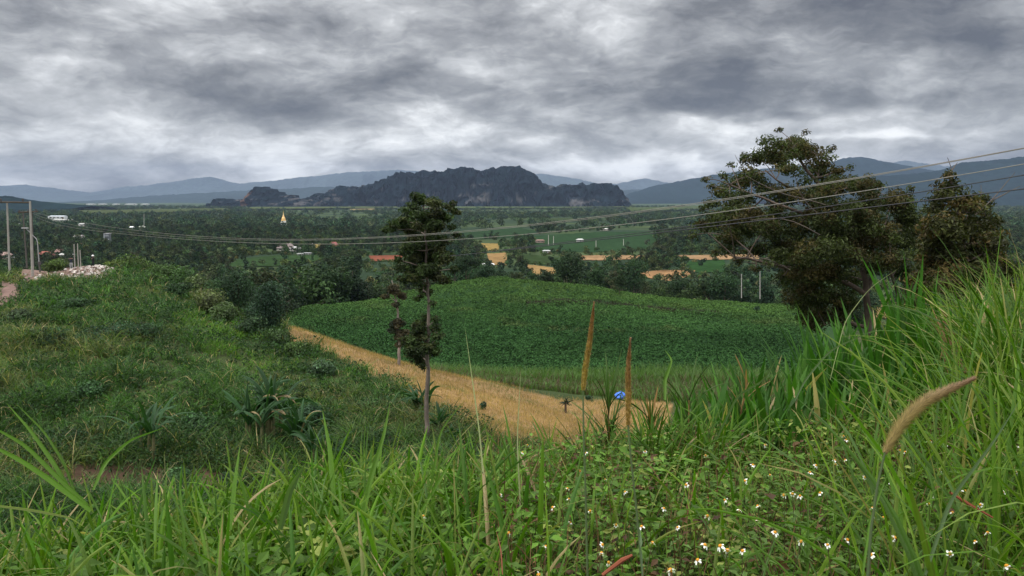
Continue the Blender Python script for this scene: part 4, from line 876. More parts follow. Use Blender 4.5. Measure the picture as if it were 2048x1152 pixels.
# ---------------------------------------------------------------- chedi, houses, sheds
Yq = 1450.; b = P(567, 438, Yq); b[2] = height(b[0], Yq) + 3
e = empty('pagoda', b, 'tall golden pagoda with a white base rising out of the far woods', 'pagoda')
k = 26 / F * Yq / 26.0 * 1.12
G = Geo()
for q, (w_, h0, h1) in enumerate([(11, -8, 2), (9, 2, 4.5), (7.4, 4.5, 6.5)]): box(G, (0, 0, (h0 + h1) / 2 * k), (w_ * k, w_ * k, (h1 - h0) * k), (.85, .84, .8), .4)
G.obj('base', M['paint'], e)
G = Geo(); lathe(G, (0, 0, 6.5 * k), [(x_ * k, z_ * k) for x_, z_ in [(4.2, 0), (4.4, .6), (3.6, 1), (3.9, 1.5), (3.2, 2), (3.4, 3.5), (3.0, 5.2), (2.1, 6.4), (1.5, 7), (1.9, 7.4), (1.3, 8), (1.5, 8.6), (1.0, 9.3)]], (.85, .55, .20), 16); G.obj('bell', M['gold'], e)
G = Geo(); lathe(G, (0, 0, 15.8 * k), [(x_ * k, z_ * k) for x_, z_ in [(1.0, 0), (1.15, .4), (.8, .8), (.9, 1.3), (.6, 1.8), (.65, 2.4), (.4, 3.2), (.25, 6), (.04, 9)]], (.9, .65, .3), 12); G.obj('spire', M['gold'], e)
def house(px, py, w_, d_, h_, rc, wc, label, rot=.3, roof=1.0, name='house', cat='house', ov=.6, wins=3, Y=None, lift=0, thick=.12):
    if Y is None: Y = float(onplain(px, py)[1])
    p = P(px, py, Y); p[2] = float(height(p[0], Y)) + lift; e = empty(name, p, label, cat); e.rotation_euler = (0, 0, rot)
    G = Geo(); box(G, (0, 0, h_ / 2), (w_, d_, h_), wc); G.obj('wall', M['paint'], e)
    a, b_, rh = w_ / 2 + ov, d_ / 2 + ov, h_ * .0 + d_ * .32 * roof
    rdg = max(a - b_ * .6, a * .3)
    G = Geo()
    V = np.array([[-a, -b_, 0], [a, -b_, 0], [a, b_, 0], [-a, b_, 0], [-rdg, 0, rh], [rdg, 0, rh]]) + [0, 0, h_ + .01]
    V2 = V - [0, 0, thick]
    G.add(np.concatenate([V, V2]), [[0, 1, 5, 4], [2, 3, 4, 5], [1, 2, 5, 5], [3, 0, 4, 4], [6, 7, 1, 0], [7, 8, 2, 1], [8, 9, 3, 2], [9, 6, 0, 3], [9, 8, 7, 6]], rc); G.obj('roof', M['paint'], e)
    for q in range(wins):
        G = Geo(); x_ = -w_ / 2 + w_ * (q + .7) / (wins + .4); box(G, (x_, -d_ / 2 - .03, h_ * .52), (w_ * .13, .08, h_ * .36), (.04, .045, .05)); G.obj('window', M['paint'], e)
    G = Geo(); box(G, (w_ / 2 - w_ * .09, -d_ / 2 - .04, h_ * .36), (w_ * .09, .1, h_ * .7), (.12, .08, .05)); G.obj('door', M['paint'], e)
    return e
GR, RD, WH = (.20, .18, .17), (.36, .11, .08), (.42, .41, .39)
house(572, 502, 15, 10, 2.6, (.19, .15, .14), (.6, .56, .5), 'wide low house with a dark brownish-grey hipped roof left of the red-roofed one', .15, 1.3, Y=750, lift=1)
house(592, 500, 8, 6, 2.4, (.42, .41, .4), WH, 'light grey roofed annex at the right of the wide low house', -.5, 1, Y=742, lift=1)
house(668, 502, 8, 7, 3.2, (.24, .07, .06), (.5, .38, .33), 'small pink house with a steep dark red roof by the yellow field', .05, 1.6, Y=760, lift=1.5)
house(601, 508, 5, 3, 1.2, (.44, .44, .44), WH, 'low white shed below the grey-roofed house', .1, .3, 'shed', 'shed', Y=700, wins=1, lift=.6)
house(615, 507, 6, 3, 1.4, (.42, .42, .42), WH, 'longer low white shed just right of the other white shed', -.05, .3, 'shed', 'shed', Y=705, wins=1, lift=.6)
house(91, 503, 10, 8, 3, (.30, .085, .06), (.45, .2, .15), 'house with a bright red roof among the trees right of the poles', .2, 1.2, Y=640, lift=1.2)
house(134, 498, 9, 7, 3, (.5, .5, .48), (.5, .48, .44), 'house with a bright white roof strip above the two people', -.1, .8, Y=650, lift=1.2)
house(120, 492, 8, 6, 3, (.25, .14, .12), (.4, .35, .3), 'dull red-brown roof left behind the bright white roof', .4, 1.2, Y=680, lift=1.2)
house(128, 504, 4, 3, 2, (.8, .8, .78), WH, 'tiny white shed below the bright white roof', 0, .4, 'shed', 'shed', wins=1, Y=610, lift=1.2)
house(158, 475, 13, 8, 3, (.30, .28, .27), (.45, .43, .4), 'grey gabled house in the woods above the white roof', .5, 1.2, Y=900, lift=2)
house(160, 486, 5, 4, 2.4, (.24, .11, .08), (.5, .3, .25), 'small rusty roof just beneath the grey gabled house', .2, 1, Y=780, lift=2, wins=1)
house(10, 505, 8, 6, 3, (.30, .20, .17), (.5, .35, .3), 'pinkish-roofed house at the far left edge behind the first pole', .3, 1.2, Y=640, lift=1.2)
house(25, 507, 6, 4, 2, (.5, .5, .5), WH, 'small white-roofed shed between the two left poles', .2, .4, 'shed', 'shed', wins=1, Y=630, lift=1.2)
house(36, 452, 9, 6, 3, (.42, .42, .42), WH, 'small white building high among the trees left of the second pole', .2, .6, Y=1300, lift=5, wins=2)
house(115, 427, 34, 14, 6, (.62, .66, .7), (.7, .7, .7), 'long pale warehouse at the foot of the far left hill', .05, .3, 'warehouse', 'warehouse', Y=1750, wins=4, lift=6)
house(130, 433, 45, 10, 2.5, (.5, .5, .46), (.6, .6, .56), 'long low shed just below the pale warehouse', .02, .3, 'shed', 'shed', Y=1600, wins=4, lift=6)
house(186, 447, 7, 5, 3, (.44, .44, .44), WH, 'tiny bright white house in the far wood left of centre-left', .1, .7, Y=1350, lift=5, wins=1)
house(165, 450, 10, 6, 3, (.4, .4, .38), (.6, .58, .55), 'small grey house left of the tiny bright white one', .1, .8, Y=1300, lift=5, wins=2)
house(264, 461, 6, 5, 3, (.75, .76, .76), WH, 'small white house under the cables at the left', .4, .8, Y=1150, lift=5, wins=1)
house(284, 460, 7, 6, 3.4, (.5, .55, .45), (.62, .62, .55), 'small pale green building right beside the far mast', .1, .8, Y=1150, lift=5, wins=1)
house(977, 520, 7, 5, 2.6, (.75, .75, .75), (.6, .56, .5), 'small white-roofed shed at the edge of the golden field', .2, .6, 'shed', 'shed', Y=560, lift=.6, wins=1)
house(1093, 500, 6, 4, 1.8, (.44, .44, .44), WH, 'tiny white hut below the pair of far poles', .1, .5, 'hut', 'hut', Y=720, lift=1, wins=1)
house(1160, 478, 7, 5, 2.5, (.5, .5, .48), WH, 'small pale hut under the trees of the crop field', .2, .7, 'hut', 'hut', Y=900, lift=1.5, wins=1)
house(1210, 456, 14, 6, 2.5, (.62, .6, .56), (.5, .45, .4), 'long pale roof above the bright crop field', 0, .5, Y=1250, lift=1.2, wins=3)
house(1080, 478, 9, 5, 2.5, (.22, .13, .10), (.4, .3, .25), 'low rusty roof by the earth track left of the pair of poles', .2, .6, Y=900, lift=1, wins=2)
# white apartment tower, stepped, seen through the trees
Yq = 790.; p = P(217, 500, Yq); p[2] = float(height(p[0], Yq)); e = empty('apartment_house', p, 'narrow tall white building with open balconies left of the crest', 'building')
G = Geo(); box(G, (0, 0, 7), (4, 5, 14), (.14, .15, .16)); G.obj('wall', M['paint'], e)
for q in range(4): G = Geo(); box(G, (.3, -3.0, 2.5 + q * 3.2), (4.2, 1.2, .7), (.36, .38, .40)); G.obj('balcony', M['paint'], e)
G = Geo(); box(G, (-2.2, -2.6, 8.5), (.7, .8, 12), (.36, .38, .40)); G.obj('pillar', M['paint'], e)
G = Geo(); box(G, (0, 0, 14.2), (4.8, 5.8, .4), (.4, .4, .4)); G.obj('roof', M['paint'], e)
# far white town strip under the mountains
for q, (px, w_) in enumerate([(182, 45), (205, 40), (232, 32), (262, 60), (290, 40)]):
    house(px, 402.5, w_, 30, 4, (.6, .62, .65), (.42, .42, .42), 'far pale building in the town strip under the hazy mountains, %s' % ['leftmost', 'second from the left', 'middle one', 'widest one', 'rightmost'][q], .02, .15, 'warehouse', 'warehouse', Y=4700, lift=16, wins=0)

# ---------------------------------------------------------------- rubble and people
def chunk(G, c, s, col):
    n_ = 5; th = np.linspace(0, 2 * np.pi, n_, endpoint=False)
    V = [np.array([math.cos(a) * s * rng.uniform(.6, 1.1), math.sin(a) * s * rng.uniform(.6, 1.1), -s * .3]) for a in th] + [np.array([math.cos(a + .5) * s * rng.uniform(.3, .8), math.sin(a + .5) * s * rng.uniform(.3, .8), s * rng.uniform(.35, .8)]) for a in th]
    Q = [[i, (i + 1) % n_, n_ + (i + 1) % n_, n_ + i] for i in range(n_)] + [[n_, n_ + 1, n_ + 2, n_ + 3], [n_, n_ + 3, n_ + 4, n_ + 4]]
    G.add(np.array(V) + c, Q, col)
MX0 = float(P(176, 540, 118)[0])
def moundh(x, y): return 1.15 * np.exp(-((x - MX0) / 4.6) ** 2 - ((y - 118.5) / 4.2) ** 2)
G = Geo()
for q in range(900):
    if q < 560: t = rng.random(); px = 150 + 85 * t + rng.normal(0, 6); py = 556 - 28 * t + rng.normal(0, 5)
    else: px = rng.uniform(35, 230); py = rng.uniform(538, 560)
    Y = np.interp(py, [524, 560], [123, 112]) + rng.normal(0, .6); p = P(px, py, Y); z = float(height(p[0], Y)); s = abs(rng.normal(.10, .12)) + .05
    wht = rng.random() < (.5 if q < 560 else .3)
    mound = max(float(moundh(p[0], Y)) - .2, 0)
    chunk(G, (p[0], Y, z + s * .2 + mound), min(s, .42), np.array((.62, .56, .52) if wht else (.26, .19, .16)) * rng.uniform(.7, 1.25))
tag(G.obj('rubble', M['rock']), kind='stuff')
# soil mound under it
G = Geo(); p = P(176, 540, 118); uu_, vv_ = np.meshgrid(np.linspace(-1, 1, 40), np.linspace(-1, 1, 26)); Xm = p[0] + uu_ * 8.5; Ym = 118.5 + vv_ * 8
hm_ = moundh(Xm, Ym) * (1 + .2 * (fbm(Xm, Ym, 3, 4) - .5)) ; Zm = height(Xm.ravel(), Ym.ravel()).reshape(Xm.shape) + hm_ - .18
i = np.arange(25)[:, None] * 40; j = np.arange(39)[None, :]
G.add(np.stack([Xm.ravel(), Ym.ravel(), Zm.ravel()], 1), np.stack([i + j, i + j + 1, i + 41 + j, i + 40 + j], -1).reshape(-1, 4), np.array([.20, .135, .11]) * rng.uniform(.7, 1.2, (1040, 1))); tag(G.obj('earth_mound', M['ground'], smooth=True), kind='structure')

def person(px, ybase, Y, joints, cols_, label, hat=None, yaw=0, lift=0):
    """one continuous skinned body; joints are metres"""
    p = P(px, ybase, Y); z = float(height(p[0], Y)) + max(float(moundh(p[0], Y)) - .2, 0) + lift
    me = bpy.data.meshes.new('person'); names = list(joints); J = {k: Vector(v[:3]) for k, v in joints.items()}
    E = [('pelvis', 'waist'), ('waist', 'chest'), ('chest', 'neck'), ('neck', 'head'), ('head', 'crown_')]
    for s in ('l', 'r'):
        E += [('chest', 'sh' + s), ('sh' + s, 'el' + s), ('el' + s, 'wr' + s), ('wr' + s, 'ha' + s), ('pelvis', 'hip' + s), ('hip' + s, 'kn' + s), ('kn' + s, 'an' + s), ('an' + s, 'to' + s)]
    me.from_pydata([J[n_] for n_ in names], [(names.index(a), names.index(b_)) for a, b_ in E], [])
    o = bpy.data.objects.new('person', me); COL.objects.link(o); sk = o.modifiers.new('skin', 'SKIN'); sk.use_smooth_shade = True
    for i_, n_ in enumerate(names): me.skin_vertices[0].data[i_].radius = (joints[n_][3],) * 2
    me.skin_vertices[0].data[names.index('pelvis')].use_root = True
    sb = o.modifiers.new('sub', 'SUBSURF'); sb.levels = sb.render_levels = 2
    dg = bpy.context.evaluated_depsgraph_get(); ev = bpy.data.meshes.new_from_object(o.evaluated_get(dg)); ev.name = 'person'
    o.modifiers.clear(); o.data = ev; ev.materials.clear(); ev.materials.append(M['cloth'])
    n_ = len(ev.vertices); v = np.zeros(n_ * 3); ev.vertices.foreach_get('co', v); v = v.reshape(-1, 3)
    c = np.tile(np.array([.34, .22, .16, 1.]), (n_, 1))
    leg = v[:, 2] < .92; torso = (v[:, 2] >= .92) & (v[:, 2] < 1.46); shoe = v[:, 2] < .1
    c[torso, :3] = cols_[0]; c[leg, :3] = cols_[1]; c[shoe, :3] = (.03, .03, .03)
    for s in 'lr':
        h_ = np.array(J['ha' + s]); k_ = np.linalg.norm(v - h_, axis=1) < .11; c[k_, :3] = (.34, .22, .16)
    a = ev.color_attributes.new('Col', 'FLOAT_COLOR', 'POINT'); a.data.foreach_set('color', c.astype(np.float32).ravel())
    o.location = (p[0], Y, z); o.rotation_euler = (0, 0, yaw); tag(o, label, 'person')
    hd = J['head']
    G = Geo(); V = []; th = np.linspace(0, 2 * np.pi, 14, endpoint=False)
    prof_ = [(.125, -.01), (.13, .04), (.115, .10), (.07, .145), (.01, .155)]
    if hat: prof_ = [(.24, -.005), (.23, .02), (.135, .03), (.13, .08), (.11, .13), (.06, .165), (.01, .17)]
    lathe(G, (hd[0], hd[1] + .01, hd[2] + (.06 if hat else .02)), prof_, hat or (.02, .016, .014), 14); G.obj('hat' if hat else 'hair', M['cloth'], o, smooth=True)
    G = Geo()
    for s in (-1, 1): box(G, (hd[0] + s * .035, hd[1] - .098, hd[2] + .01), (.025, .02, .012), (.02, .015, .015))
    box(G, (hd[0], hd[1] - .11, hd[2] - .025), (.024, .03, .04), (.32, .2, .15)); box(G, (hd[0], hd[1] - .1, hd[2] - .065), (.05, .015, .012), (.3, .1, .09)); G.obj('face', M['cloth'], o)
    return o
base_j = dict(pelvis=(0, 0, .95, .14), waist=(0, 0, 1.08, .125), chest=(0, 0, 1.32, .15), neck=(0, -.01, 1.48, .06), head=(0, -.03, 1.6, .095), crown_=(0, -.02, 1.68, .08),
  shl=(-.19, 0, 1.42, .065), ell=(-.27, .02, 1.16, .05), wrl=(-.26, -.1, .94, .035), hal=(-.255, -.14, .86, .04), shr=(.19, 0, 1.42, .065), elr=(.27, .02, 1.16, .05), wrr=(.26, -.1, .94, .035), har=(.255, -.14, .86, .04),
  hipl=(-.1, 0, .88, .105), knl=(-.12, -.02, .5, .075), anl=(-.13, .02, .09, .05), tol=(-.14, -.14, .04, .045), hipr=(.1, 0, .88, .105), knr=(.12, -.02, .5, .075), anr=(.13, .02, .09, .05), tor=(.15, -.14, .04, .045))
j1 = dict(base_j); j1.update(ell=(-.34, -.16, 1.28, .05), wrl=(-.2, -.26, 1.5, .036), hal=(-.13, -.24, 1.58, .042), elr=(.36, -.05, 1.3, .05), wrr=(.26, -.2, 1.5, .036), har=(.16, -.22, 1.58, .042))
person(143, 541, 117.5, j1, [(.02, .025, .04), (.36, .36, .37)], 'person in dark top and pale trousers on bare earth, hands raised to the face', yaw=.3, lift=.02)
j2 = dict(base_j); j2.update(elr=(.33, -.05, 1.2, .05), wrr=(.12, -.2, 1.26, .036), har=(.04, -.22, 1.3, .042), ell=(-.3, -.06, 1.2, .05), wrl=(-.1, -.22, 1.24, .036), hal=(-.03, -.23, 1.28, .042))
person(187, 531, 120.0, j2, [(.012, .012, .016), (.012, .012, .016)], 'person in black clothes and a white hat standing behind the white rubble', hat=(.75, .73, .72), yaw=-.5, lift=.02)

# blue bundle in the field
p = P(1240, 812, 87); z = float(height(p[0], 87)); th, ph = np.meshgrid(np.linspace(0, 2 * np.pi, 25)[:-1], np.linspace(0, np.pi, 15))
rr_ = .5 * (1 + .5 * (fbm(th * 1.6 + 5, ph * 2.2, 4, 3) - .5)); V = np.stack([rr_ * np.sin(ph) * np.cos(th) * 1.05, rr_ * np.sin(ph) * np.sin(th), rr_ * np.cos(ph) * .85 + .4], -1).reshape(-1, 3)
i = np.arange(14)[:, None] * 24; j = np.arange(24)[None, :]; j2_ = (j + 1) % 24
G = Geo(); G.add(V, np.stack([i + j, i + 24 + j, i + 24 + j2_, i + j2_], -1).reshape(-1, 4), (.07, .20, .75)); G.v[0] = G.v[0] + rng.normal(0, .012, V.shape)
e = empty('plastic_bundle', (p[0], 87, z + .45), 'bright blue crumpled plastic bundle in the stubble behind the reddish seed head', 'bundle')
G.obj('sheet', M['paint'], e); G = Geo(); tube(G, [(-.1, 0, .78), (0, 0, .9), (.12, .02, .86), (.16, 0, .78)], [.03, .05, .05, .03], (.05, .14, .55), 6); tube(G, [(0, 0, .1), (.02, 0, -.7)], [.05, .05], (.12, .09, .06), 6); G.obj('knot', M['paint'], e)

#%%PART4
# ---------------------------------------------------------------- the grassy bank in front
def bank(n, yr, pxr=(-480, 2620), test=None):
    Yq = rng.uniform(yr[0] ** 1.5, yr[1] ** 1.5, n) ** (1 / 1.5); px = rng.uniform(pxr[0], pxr[1], n); Xq = (px - 1024) / F * Yq
    Zq = height(Xq, Yq)
    k = np.ones(n, bool) if test is None else test(px, Yq)
    return Xq[k], Yq[k], Zq[k], px[k]
GC = [np.array(c) for c in [(.085, .175, .014), (.060, .130, .012), (.115, .20, .016), (.075, .145, .030), (.125, .185, .03)]]
def gcol(n, amp=.3):
    c = np.array(GC)[rng.integers(0, len(GC), n)]; return c * rng.uniform(1 - amp, 1 + amp, (n, 1))
hmax = lambda px: np.interp(px, [-250, 0, 300, 600, 1000, 1250, 1500, 1750, 2048, 2300], [.38, .37, .38, .42, .42, .38, .42, .60, .85, .9])
# short thick understory blades
X_, Y_, Z_, px_ = bank(36000, (1.5, 10.5)); n = len(X_)
L_ = hmax(px_) * rng.uniform(.35, 1.0, n) * np.interp(Y_, [1.5, 2.4, 4], [.45, .8, 1])
G = Geo(); blades(G, np.stack([X_, Y_, Z_ - .03], 1), rng.uniform(0, 6.28, n), L_, rng.uniform(.004, .011, n), rng.uniform(0, .7, n), rng.uniform(.3, 1.9, n), 5, gcol(n), tip=(.12, (.25, .21, .08)), dead=.03)
# a thinner layer of long blades
def longt(px, Yq): return rng.random(len(px)) < np.where((px > 1360) & (px < 1870) & (Yq > 3.6), .12, np.interp(px, [-250, 200, 700, 1000, 1300, 1700, 1850, 2300], [.9, .9, .8, .5, .4, .4, 1, 1]))
X_, Y_, Z_, px_ = bank(9000, (1.9, 9.5), test=longt); n = len(X_)
L_ = hmax(px_) * rng.uniform(.9, 1.55, n); blades(G, np.stack([X_, Y_, Z_ - .03], 1), rng.uniform(0, 6.28, n), L_, rng.uniform(.008, .021, n), rng.uniform(0, .45, n), rng.uniform(.2, 1.7, n), 8, gcol(n, .25), fold=True, tip=(.12, (.30, .24, .10)), dead=.02)
X_, Y_, Z_, px_ = bank(420, (1.9, 4.2), (-200, 1150)); n = len(X_)
blades(G, np.stack([X_, Y_, Z_ - .03], 1), rng.uniform(0, 6.28, n), rng.uniform(.35, .62, n) * np.interp(Y_, [1.9, 3], [.75, 1]), rng.uniform(.018, .030, n), rng.uniform(0, .4, n), rng.uniform(.1, 1.5, n), 9, gcol(n, .25) * [.85, 1, .9], fold=True, dead=.05)
tag(G.obj('grass', M['grass']), kind='stuff')
# leafy weeds
def wt(px, Yq): return rng.random(len(px)) < np.interp(px, [-250, 300, 800, 1050, 1300, 2300], [.35, .35, .4, .75, .85, .7])
X_, Y_, Z_, px_ = bank(9000, (1.5, 7.5), test=wt); n = len(X_); mb = 15
hg = rng.uniform(.14, .40, n) * np.interp(px_, [0, 900, 1200, 1900], [.8, .85, 1, 1.05]) * np.interp(Y_, [1.5, 2.4, 4], [.6, .85, 1])
t = rng.random((n, mb)) ** .6; a = rng.uniform(0, 6.28, (n, mb)); q = rng.uniform(.02, .085, (n, mb))
c = np.stack([X_[:, None] + np.cos(a) * q, Y_[:, None] + np.sin(a) * q, Z_[:, None] + hg[:, None] * t], -1).reshape(-1, 3)
d = np.stack([np.cos(a), np.sin(a), rng.uniform(-.5, .3, a.shape)], -1).reshape(-1, 3); nv = np.stack([-.2 * np.cos(a), -.2 * np.sin(a), 1 + 0 * a], -1).reshape(-1, 3) + rng.normal(0, .35, (n * mb, 3))
cw = np.array([.075, .150, .018]) * rng.uniform(.65, 1.45, (n, 1)); yk = rng.random(n) < .12; cw[yk] = np.array([.19, .23, .05]) * rng.uniform(.7, 1.2, (yk.sum(), 1)); rk = (rng.random(n) < .07) & (px_ > 1000); cw[rk] = np.array([.10, .055, .025]) * rng.uniform(.5, 1.2, (rk.sum(), 1))
cw = np.repeat(cw[:, None, :], mb, 1) * rng.uniform(.7, 1.35, (n, mb, 1)); ls = rng.uniform(.018, .056, n * mb) * np.repeat(rng.uniform(.7, 1.3, n) * np.interp(px_, [700, 1000], [1.7, 1]), mb)
G = Geo(); leaves(G, c, d, nv, ls, ls * rng.uniform(.4, .62, n * mb), cw.reshape(-1, 3), fold=.08)
st = rng.random(n) < .55; b = np.stack([X_, Y_, Z_ - .02], 1)[st]
blades(G, b, rng.uniform(0, 6.28, len(b)), hg[st] * 1.05, .0035, rng.uniform(0, .25, len(b)), .15, 4, np.array([.09, .085, .035]) * rng.uniform(.6, 1.3, (len(b), 1)), wp=.1)
tag(G.obj('leafy_weeds', M['leaf']), kind='stuff')

X_, Y_, Z_, px_ = bank(2600, (1.8, 7), (900, 2300)); n = len(X_); G = Geo()
blades(G, np.stack([X_, Y_, Z_ - .02], 1), rng.uniform(0, 6.28, n), rng.uniform(.2, .5, n), .003, rng.uniform(0, .5, n), rng.uniform(0, .5, n), 4, np.array([.14, .08, .04]) * rng.uniform(.5, 1.6, (n, 1)), wp=.1)
c = np.stack([X_, Y_, Z_ + rng.uniform(.25, .42, n)], 1); b = np.repeat(c[:900], 7, 0) + rng.normal(0, .006, (6300, 3)); leaves(G, b, rng.normal(size=b.shape), rng.normal(size=b.shape), .011, .003, np.array([.16, .09, .04]) * rng.uniform(.4, 1.8, (6300, 1)))
tag(G.obj('dry_seed_stalks', M['bark']), kind='stuff')
# ---------------------------------------------------------------- white-rayed flowers, each plant its own
def flower_meshes(seed):
    rs = np.random.default_rng(seed); G = Geo(); n_ = rs.integers(4, 7)
    for k in range(n_):
        a = k * 6.283 / n_ + rs.normal(0, .15); r = .0125 * rs.uniform(.8, 1.1); w_ = .0042; dr = rs.uniform(-.8, .0)
        d = np.array([math.cos(a), math.sin(a), 0]); s = np.array([-math.sin(a), math.cos(a), 0])
        V = [d * .003, d * r * .6 + s * w_ + [0, 0, .001 + dr * r * .4], d * r + s * w_ * .5 + [0, 0, dr * r], d * r - s * w_ * .5 + [0, 0, dr * r], d * r * .6 - s * w_ + [0, 0, .001 + dr * r * .4]]
        G.add(V, [[0, 1, 2, 3], [0, 3, 4, 4]], (.82, .82, .78))
    pm = G.mesh('petals', M['petal']); G = Geo(); lathe(G, (0, 0, -.003), [(.0015, -.004), (.0045, 0), (.0058, .003), (.0042, .006), (.0003, .0075)], (.66, .30, .02), 9); dm = G.mesh('disc', M['petal'], True)
    return pm, dm
FM = [flower_meshes(k) for k in range(5)]
FL = [(1568, 990, 2.7), (1585, 988, 2.65), (1600, 992, 2.75), (1410, 1090, 2.2), (1440, 1092, 2.2), (1455, 1100, 2.15), (1485, 1102, 2.2), (1395, 1120, 2.1), (1203, 1106, 2.2), (1217, 1125, 2.2), (1205, 1090, 2.25), (1018, 1066, 2.5), (1085, 963, 3.2), (1135, 977, 3.0), (1138, 998, 3.0), (1180, 1022, 2.8), (1141, 1045, 2.7), (1283, 1053, 2.5), (1355, 1055, 2.5), (1092, 1093, 2.4),
 (1250, 984, 3.0), (1328, 1017, 2.8), (1415, 1032, 2.6), (1515, 1012, 2.7), (1171, 906, 3.8), (1290, 903, 3.8), (1411, 911, 3.6), (1530, 890, 3.9), (1506, 930, 3.4), (1490, 962, 3.2), (1540, 950, 3.2), (1160, 942, 3.6), (1045, 905, 4.0), (1055, 890, 4.2), (1687, 872, 4.0), (1692, 880, 4.0), (1671, 920, 3.5), (1690, 920, 3.4), (1672, 928, 3.4), (1632, 931, 3.4), (1810, 904, 3.5), (1800, 900, 3.6), (1860, 882, 3.8), (1890, 890, 3.7), (1745, 1016, 2.7), (1743, 1036, 2.6), (1767, 1035, 2.6), (1730, 955, 3.1), (1782, 965, 3.1), (1602, 1083, 2.3), (1655, 1090, 2.2), (1695, 1080, 2.3), (1790, 1076, 2.3), (1742, 1110, 2.1), (1975, 1065, 2.4), (1950, 1083, 2.3), (1900, 1108, 2.1), (2013, 1132, 2.0), (1930, 982, 2.9), (1870, 993, 2.8), (1858, 1008, 2.7), (2005, 985, 2.8), (2035, 945, 3.0), (2040, 895, 3.3), (1905, 1025, 2.6), (1640, 986, 2.9), (1678, 986, 2.9),
 (1513, 1040, 2.5), (1620, 945, 3.2), (847, 1032, 2.9), (1078, 1150, 2.0), (1305, 1085, 2.3), (1232, 1050, 2.6), (1372, 970, 3.0), (1340, 1140, 2.0), (1550, 1065, 2.4), (1880, 940, 3.2), (1960, 1010, 2.7), (1105, 1015, 2.8), (1000, 990, 3.1), (1450, 1000, 2.8), (1210, 960, 3.2), (1480, 1020, 2.7), (1925, 870, 3.9), (1840, 1050, 2.5)]
def fl_label(px, py):
    r_ = 'near' if py > 1040 else ('middle' if py > 950 else 'back')
    c_ = 'left' if px < 1250 else ('central' if px < 1650 else 'right')
    a_ = {'near': 'near the bottom edge', 'middle': 'midway up the bank', 'back': 'on the rear rim of the bank'}[r_]
    b_ = {'left': 'around the upright seed heads', 'central': 'before the dark broad leaves', 'right': 'by the drooping seed head'}[c_]
    return 'white-rayed wildflower %s, %s' % (a_, b_), 'wildflowers %s, %s part' % (a_, c_)
for k, (px, py, Y) in enumerate(FL):
    hd = P(px, py, Y); g = float(height(hd[0], Y)); H_ = min(max(hd[2] - g, .12), .75); sx_, sy_ = rng.normal(0, .05, 2)
    base = np.array([hd[0] + sx_, Y + sy_, hd[2] - H_]); lb, gr = fl_label(px, py); e = empty('wildflower', base, lb, 'flower', gr); top = hd - base
    G = Geo(); tube(G, [(0, 0, -.05), top * [.3, .3, .5] + rng.normal(0, .01, 3), top], [.0022, .0018, .0012], (.10, .085, .04), 5); G.obj('stem', M['leaf'], e)
    G = Geo(); m2 = 8; tt = rng.uniform(.35, .92, m2); a = rng.uniform(0, 6.28, m2); c = top * tt[:, None] + np.stack([np.cos(a) * .03, np.sin(a) * .03, 0 * a], 1)
    leaves(G, c, np.stack([np.cos(a), np.sin(a), 0 * a - .1], 1), np.tile([0, 0, 1.], (m2, 1)) + rng.normal(0, .3, (m2, 3)), rng.uniform(.03, .055, m2), .02, np.array([.09, .155, .035]) * rng.uniform(.7, 1.3, (m2, 1))); G.obj('foliage', M['leaf'], e)
    fr = bpy.data.objects.new('petals', FM[k % 5][0]); COL.objects.link(fr); fr.parent = e; fr.location = top; fr.rotation_euler = (rng.normal(.45, .5), rng.normal(0, .5), rng.uniform(0, 6.28)); fr.rotation_mode = 'XYZ'
    sca = rng.uniform(.7, 1.05); fr.scale = (sca,) * 3
    di = bpy.data.objects.new('disc', FM[k % 5][1]); COL.objects.link(di); di.parent = e; di.location = top + np.array([0, 0, .001]); di.rotation_euler = fr.rotation_euler; di.scale = fr.scale

# ---------------------------------------------------------------- broad-leaved dark plants and tall tussocks at the right
def clump(name, px, py_base, Y, n_, L, Wd, label, cat, group, col, th=(0, .5), bend=(.1, .9), spread=.12, seg=9, dead=.04, wp=.5, fold=True, yaw=None, gz=True):
    p = P(px, py_base, Y); z = float(height(p[0], Y)) - .03; e = empty(name, (p[0], Y, z), label, cat, group)
    if fold: pass
    yw = rng.uniform(0, 6.28, n_) if yaw is None else rng.normal(yaw[0], yaw[1], n_)
    G = Geo(); b = np.stack([rng.normal(0, spread, n_), rng.normal(0, spread, n_), 0 * yw], 1)
    blades(G, b, yw, L * rng.uniform(.65, 1.1, n_), Wd * rng.uniform(.75, 1.2, n_), rng.uniform(*th, n_), rng.uniform(*bend, n_), seg, np.array(col) * rng.uniform(.65, 1.4, (n_, 1)), fold=fold, wp=wp, dead=dead, twist=.35)
    for s in range(min(6, n_)): q = b[s]; tube(G, [q - [0, 0, .05], q * .7 + [0, 0, L * .28]], [.009, .006], np.array(col) * 1.1, 5)
    G.obj('foliage', M['grass'], e); return e
DK = (.042, .115, .018)
k = 0
desc = ['at the far left of the dark-leaved bed', 'second from the left in the dark-leaved bed', 'third from the left in the dark-leaved bed', 'just left of the middle of the dark-leaved bed', 'in the middle of the dark-leaved bed', 'just right of the middle of the dark-leaved bed', 'in front of the large tree trunk', 'right of the large tree trunk', 'with the longest lance leaves right of the trunk', 'at the right end of the dark-leaved bed', 'low in the front left of the dark bed', 'low in the front middle of the dark bed', 'low in the front right of the dark bed', 'behind the curved seed head', 'under the leafy dark tree']
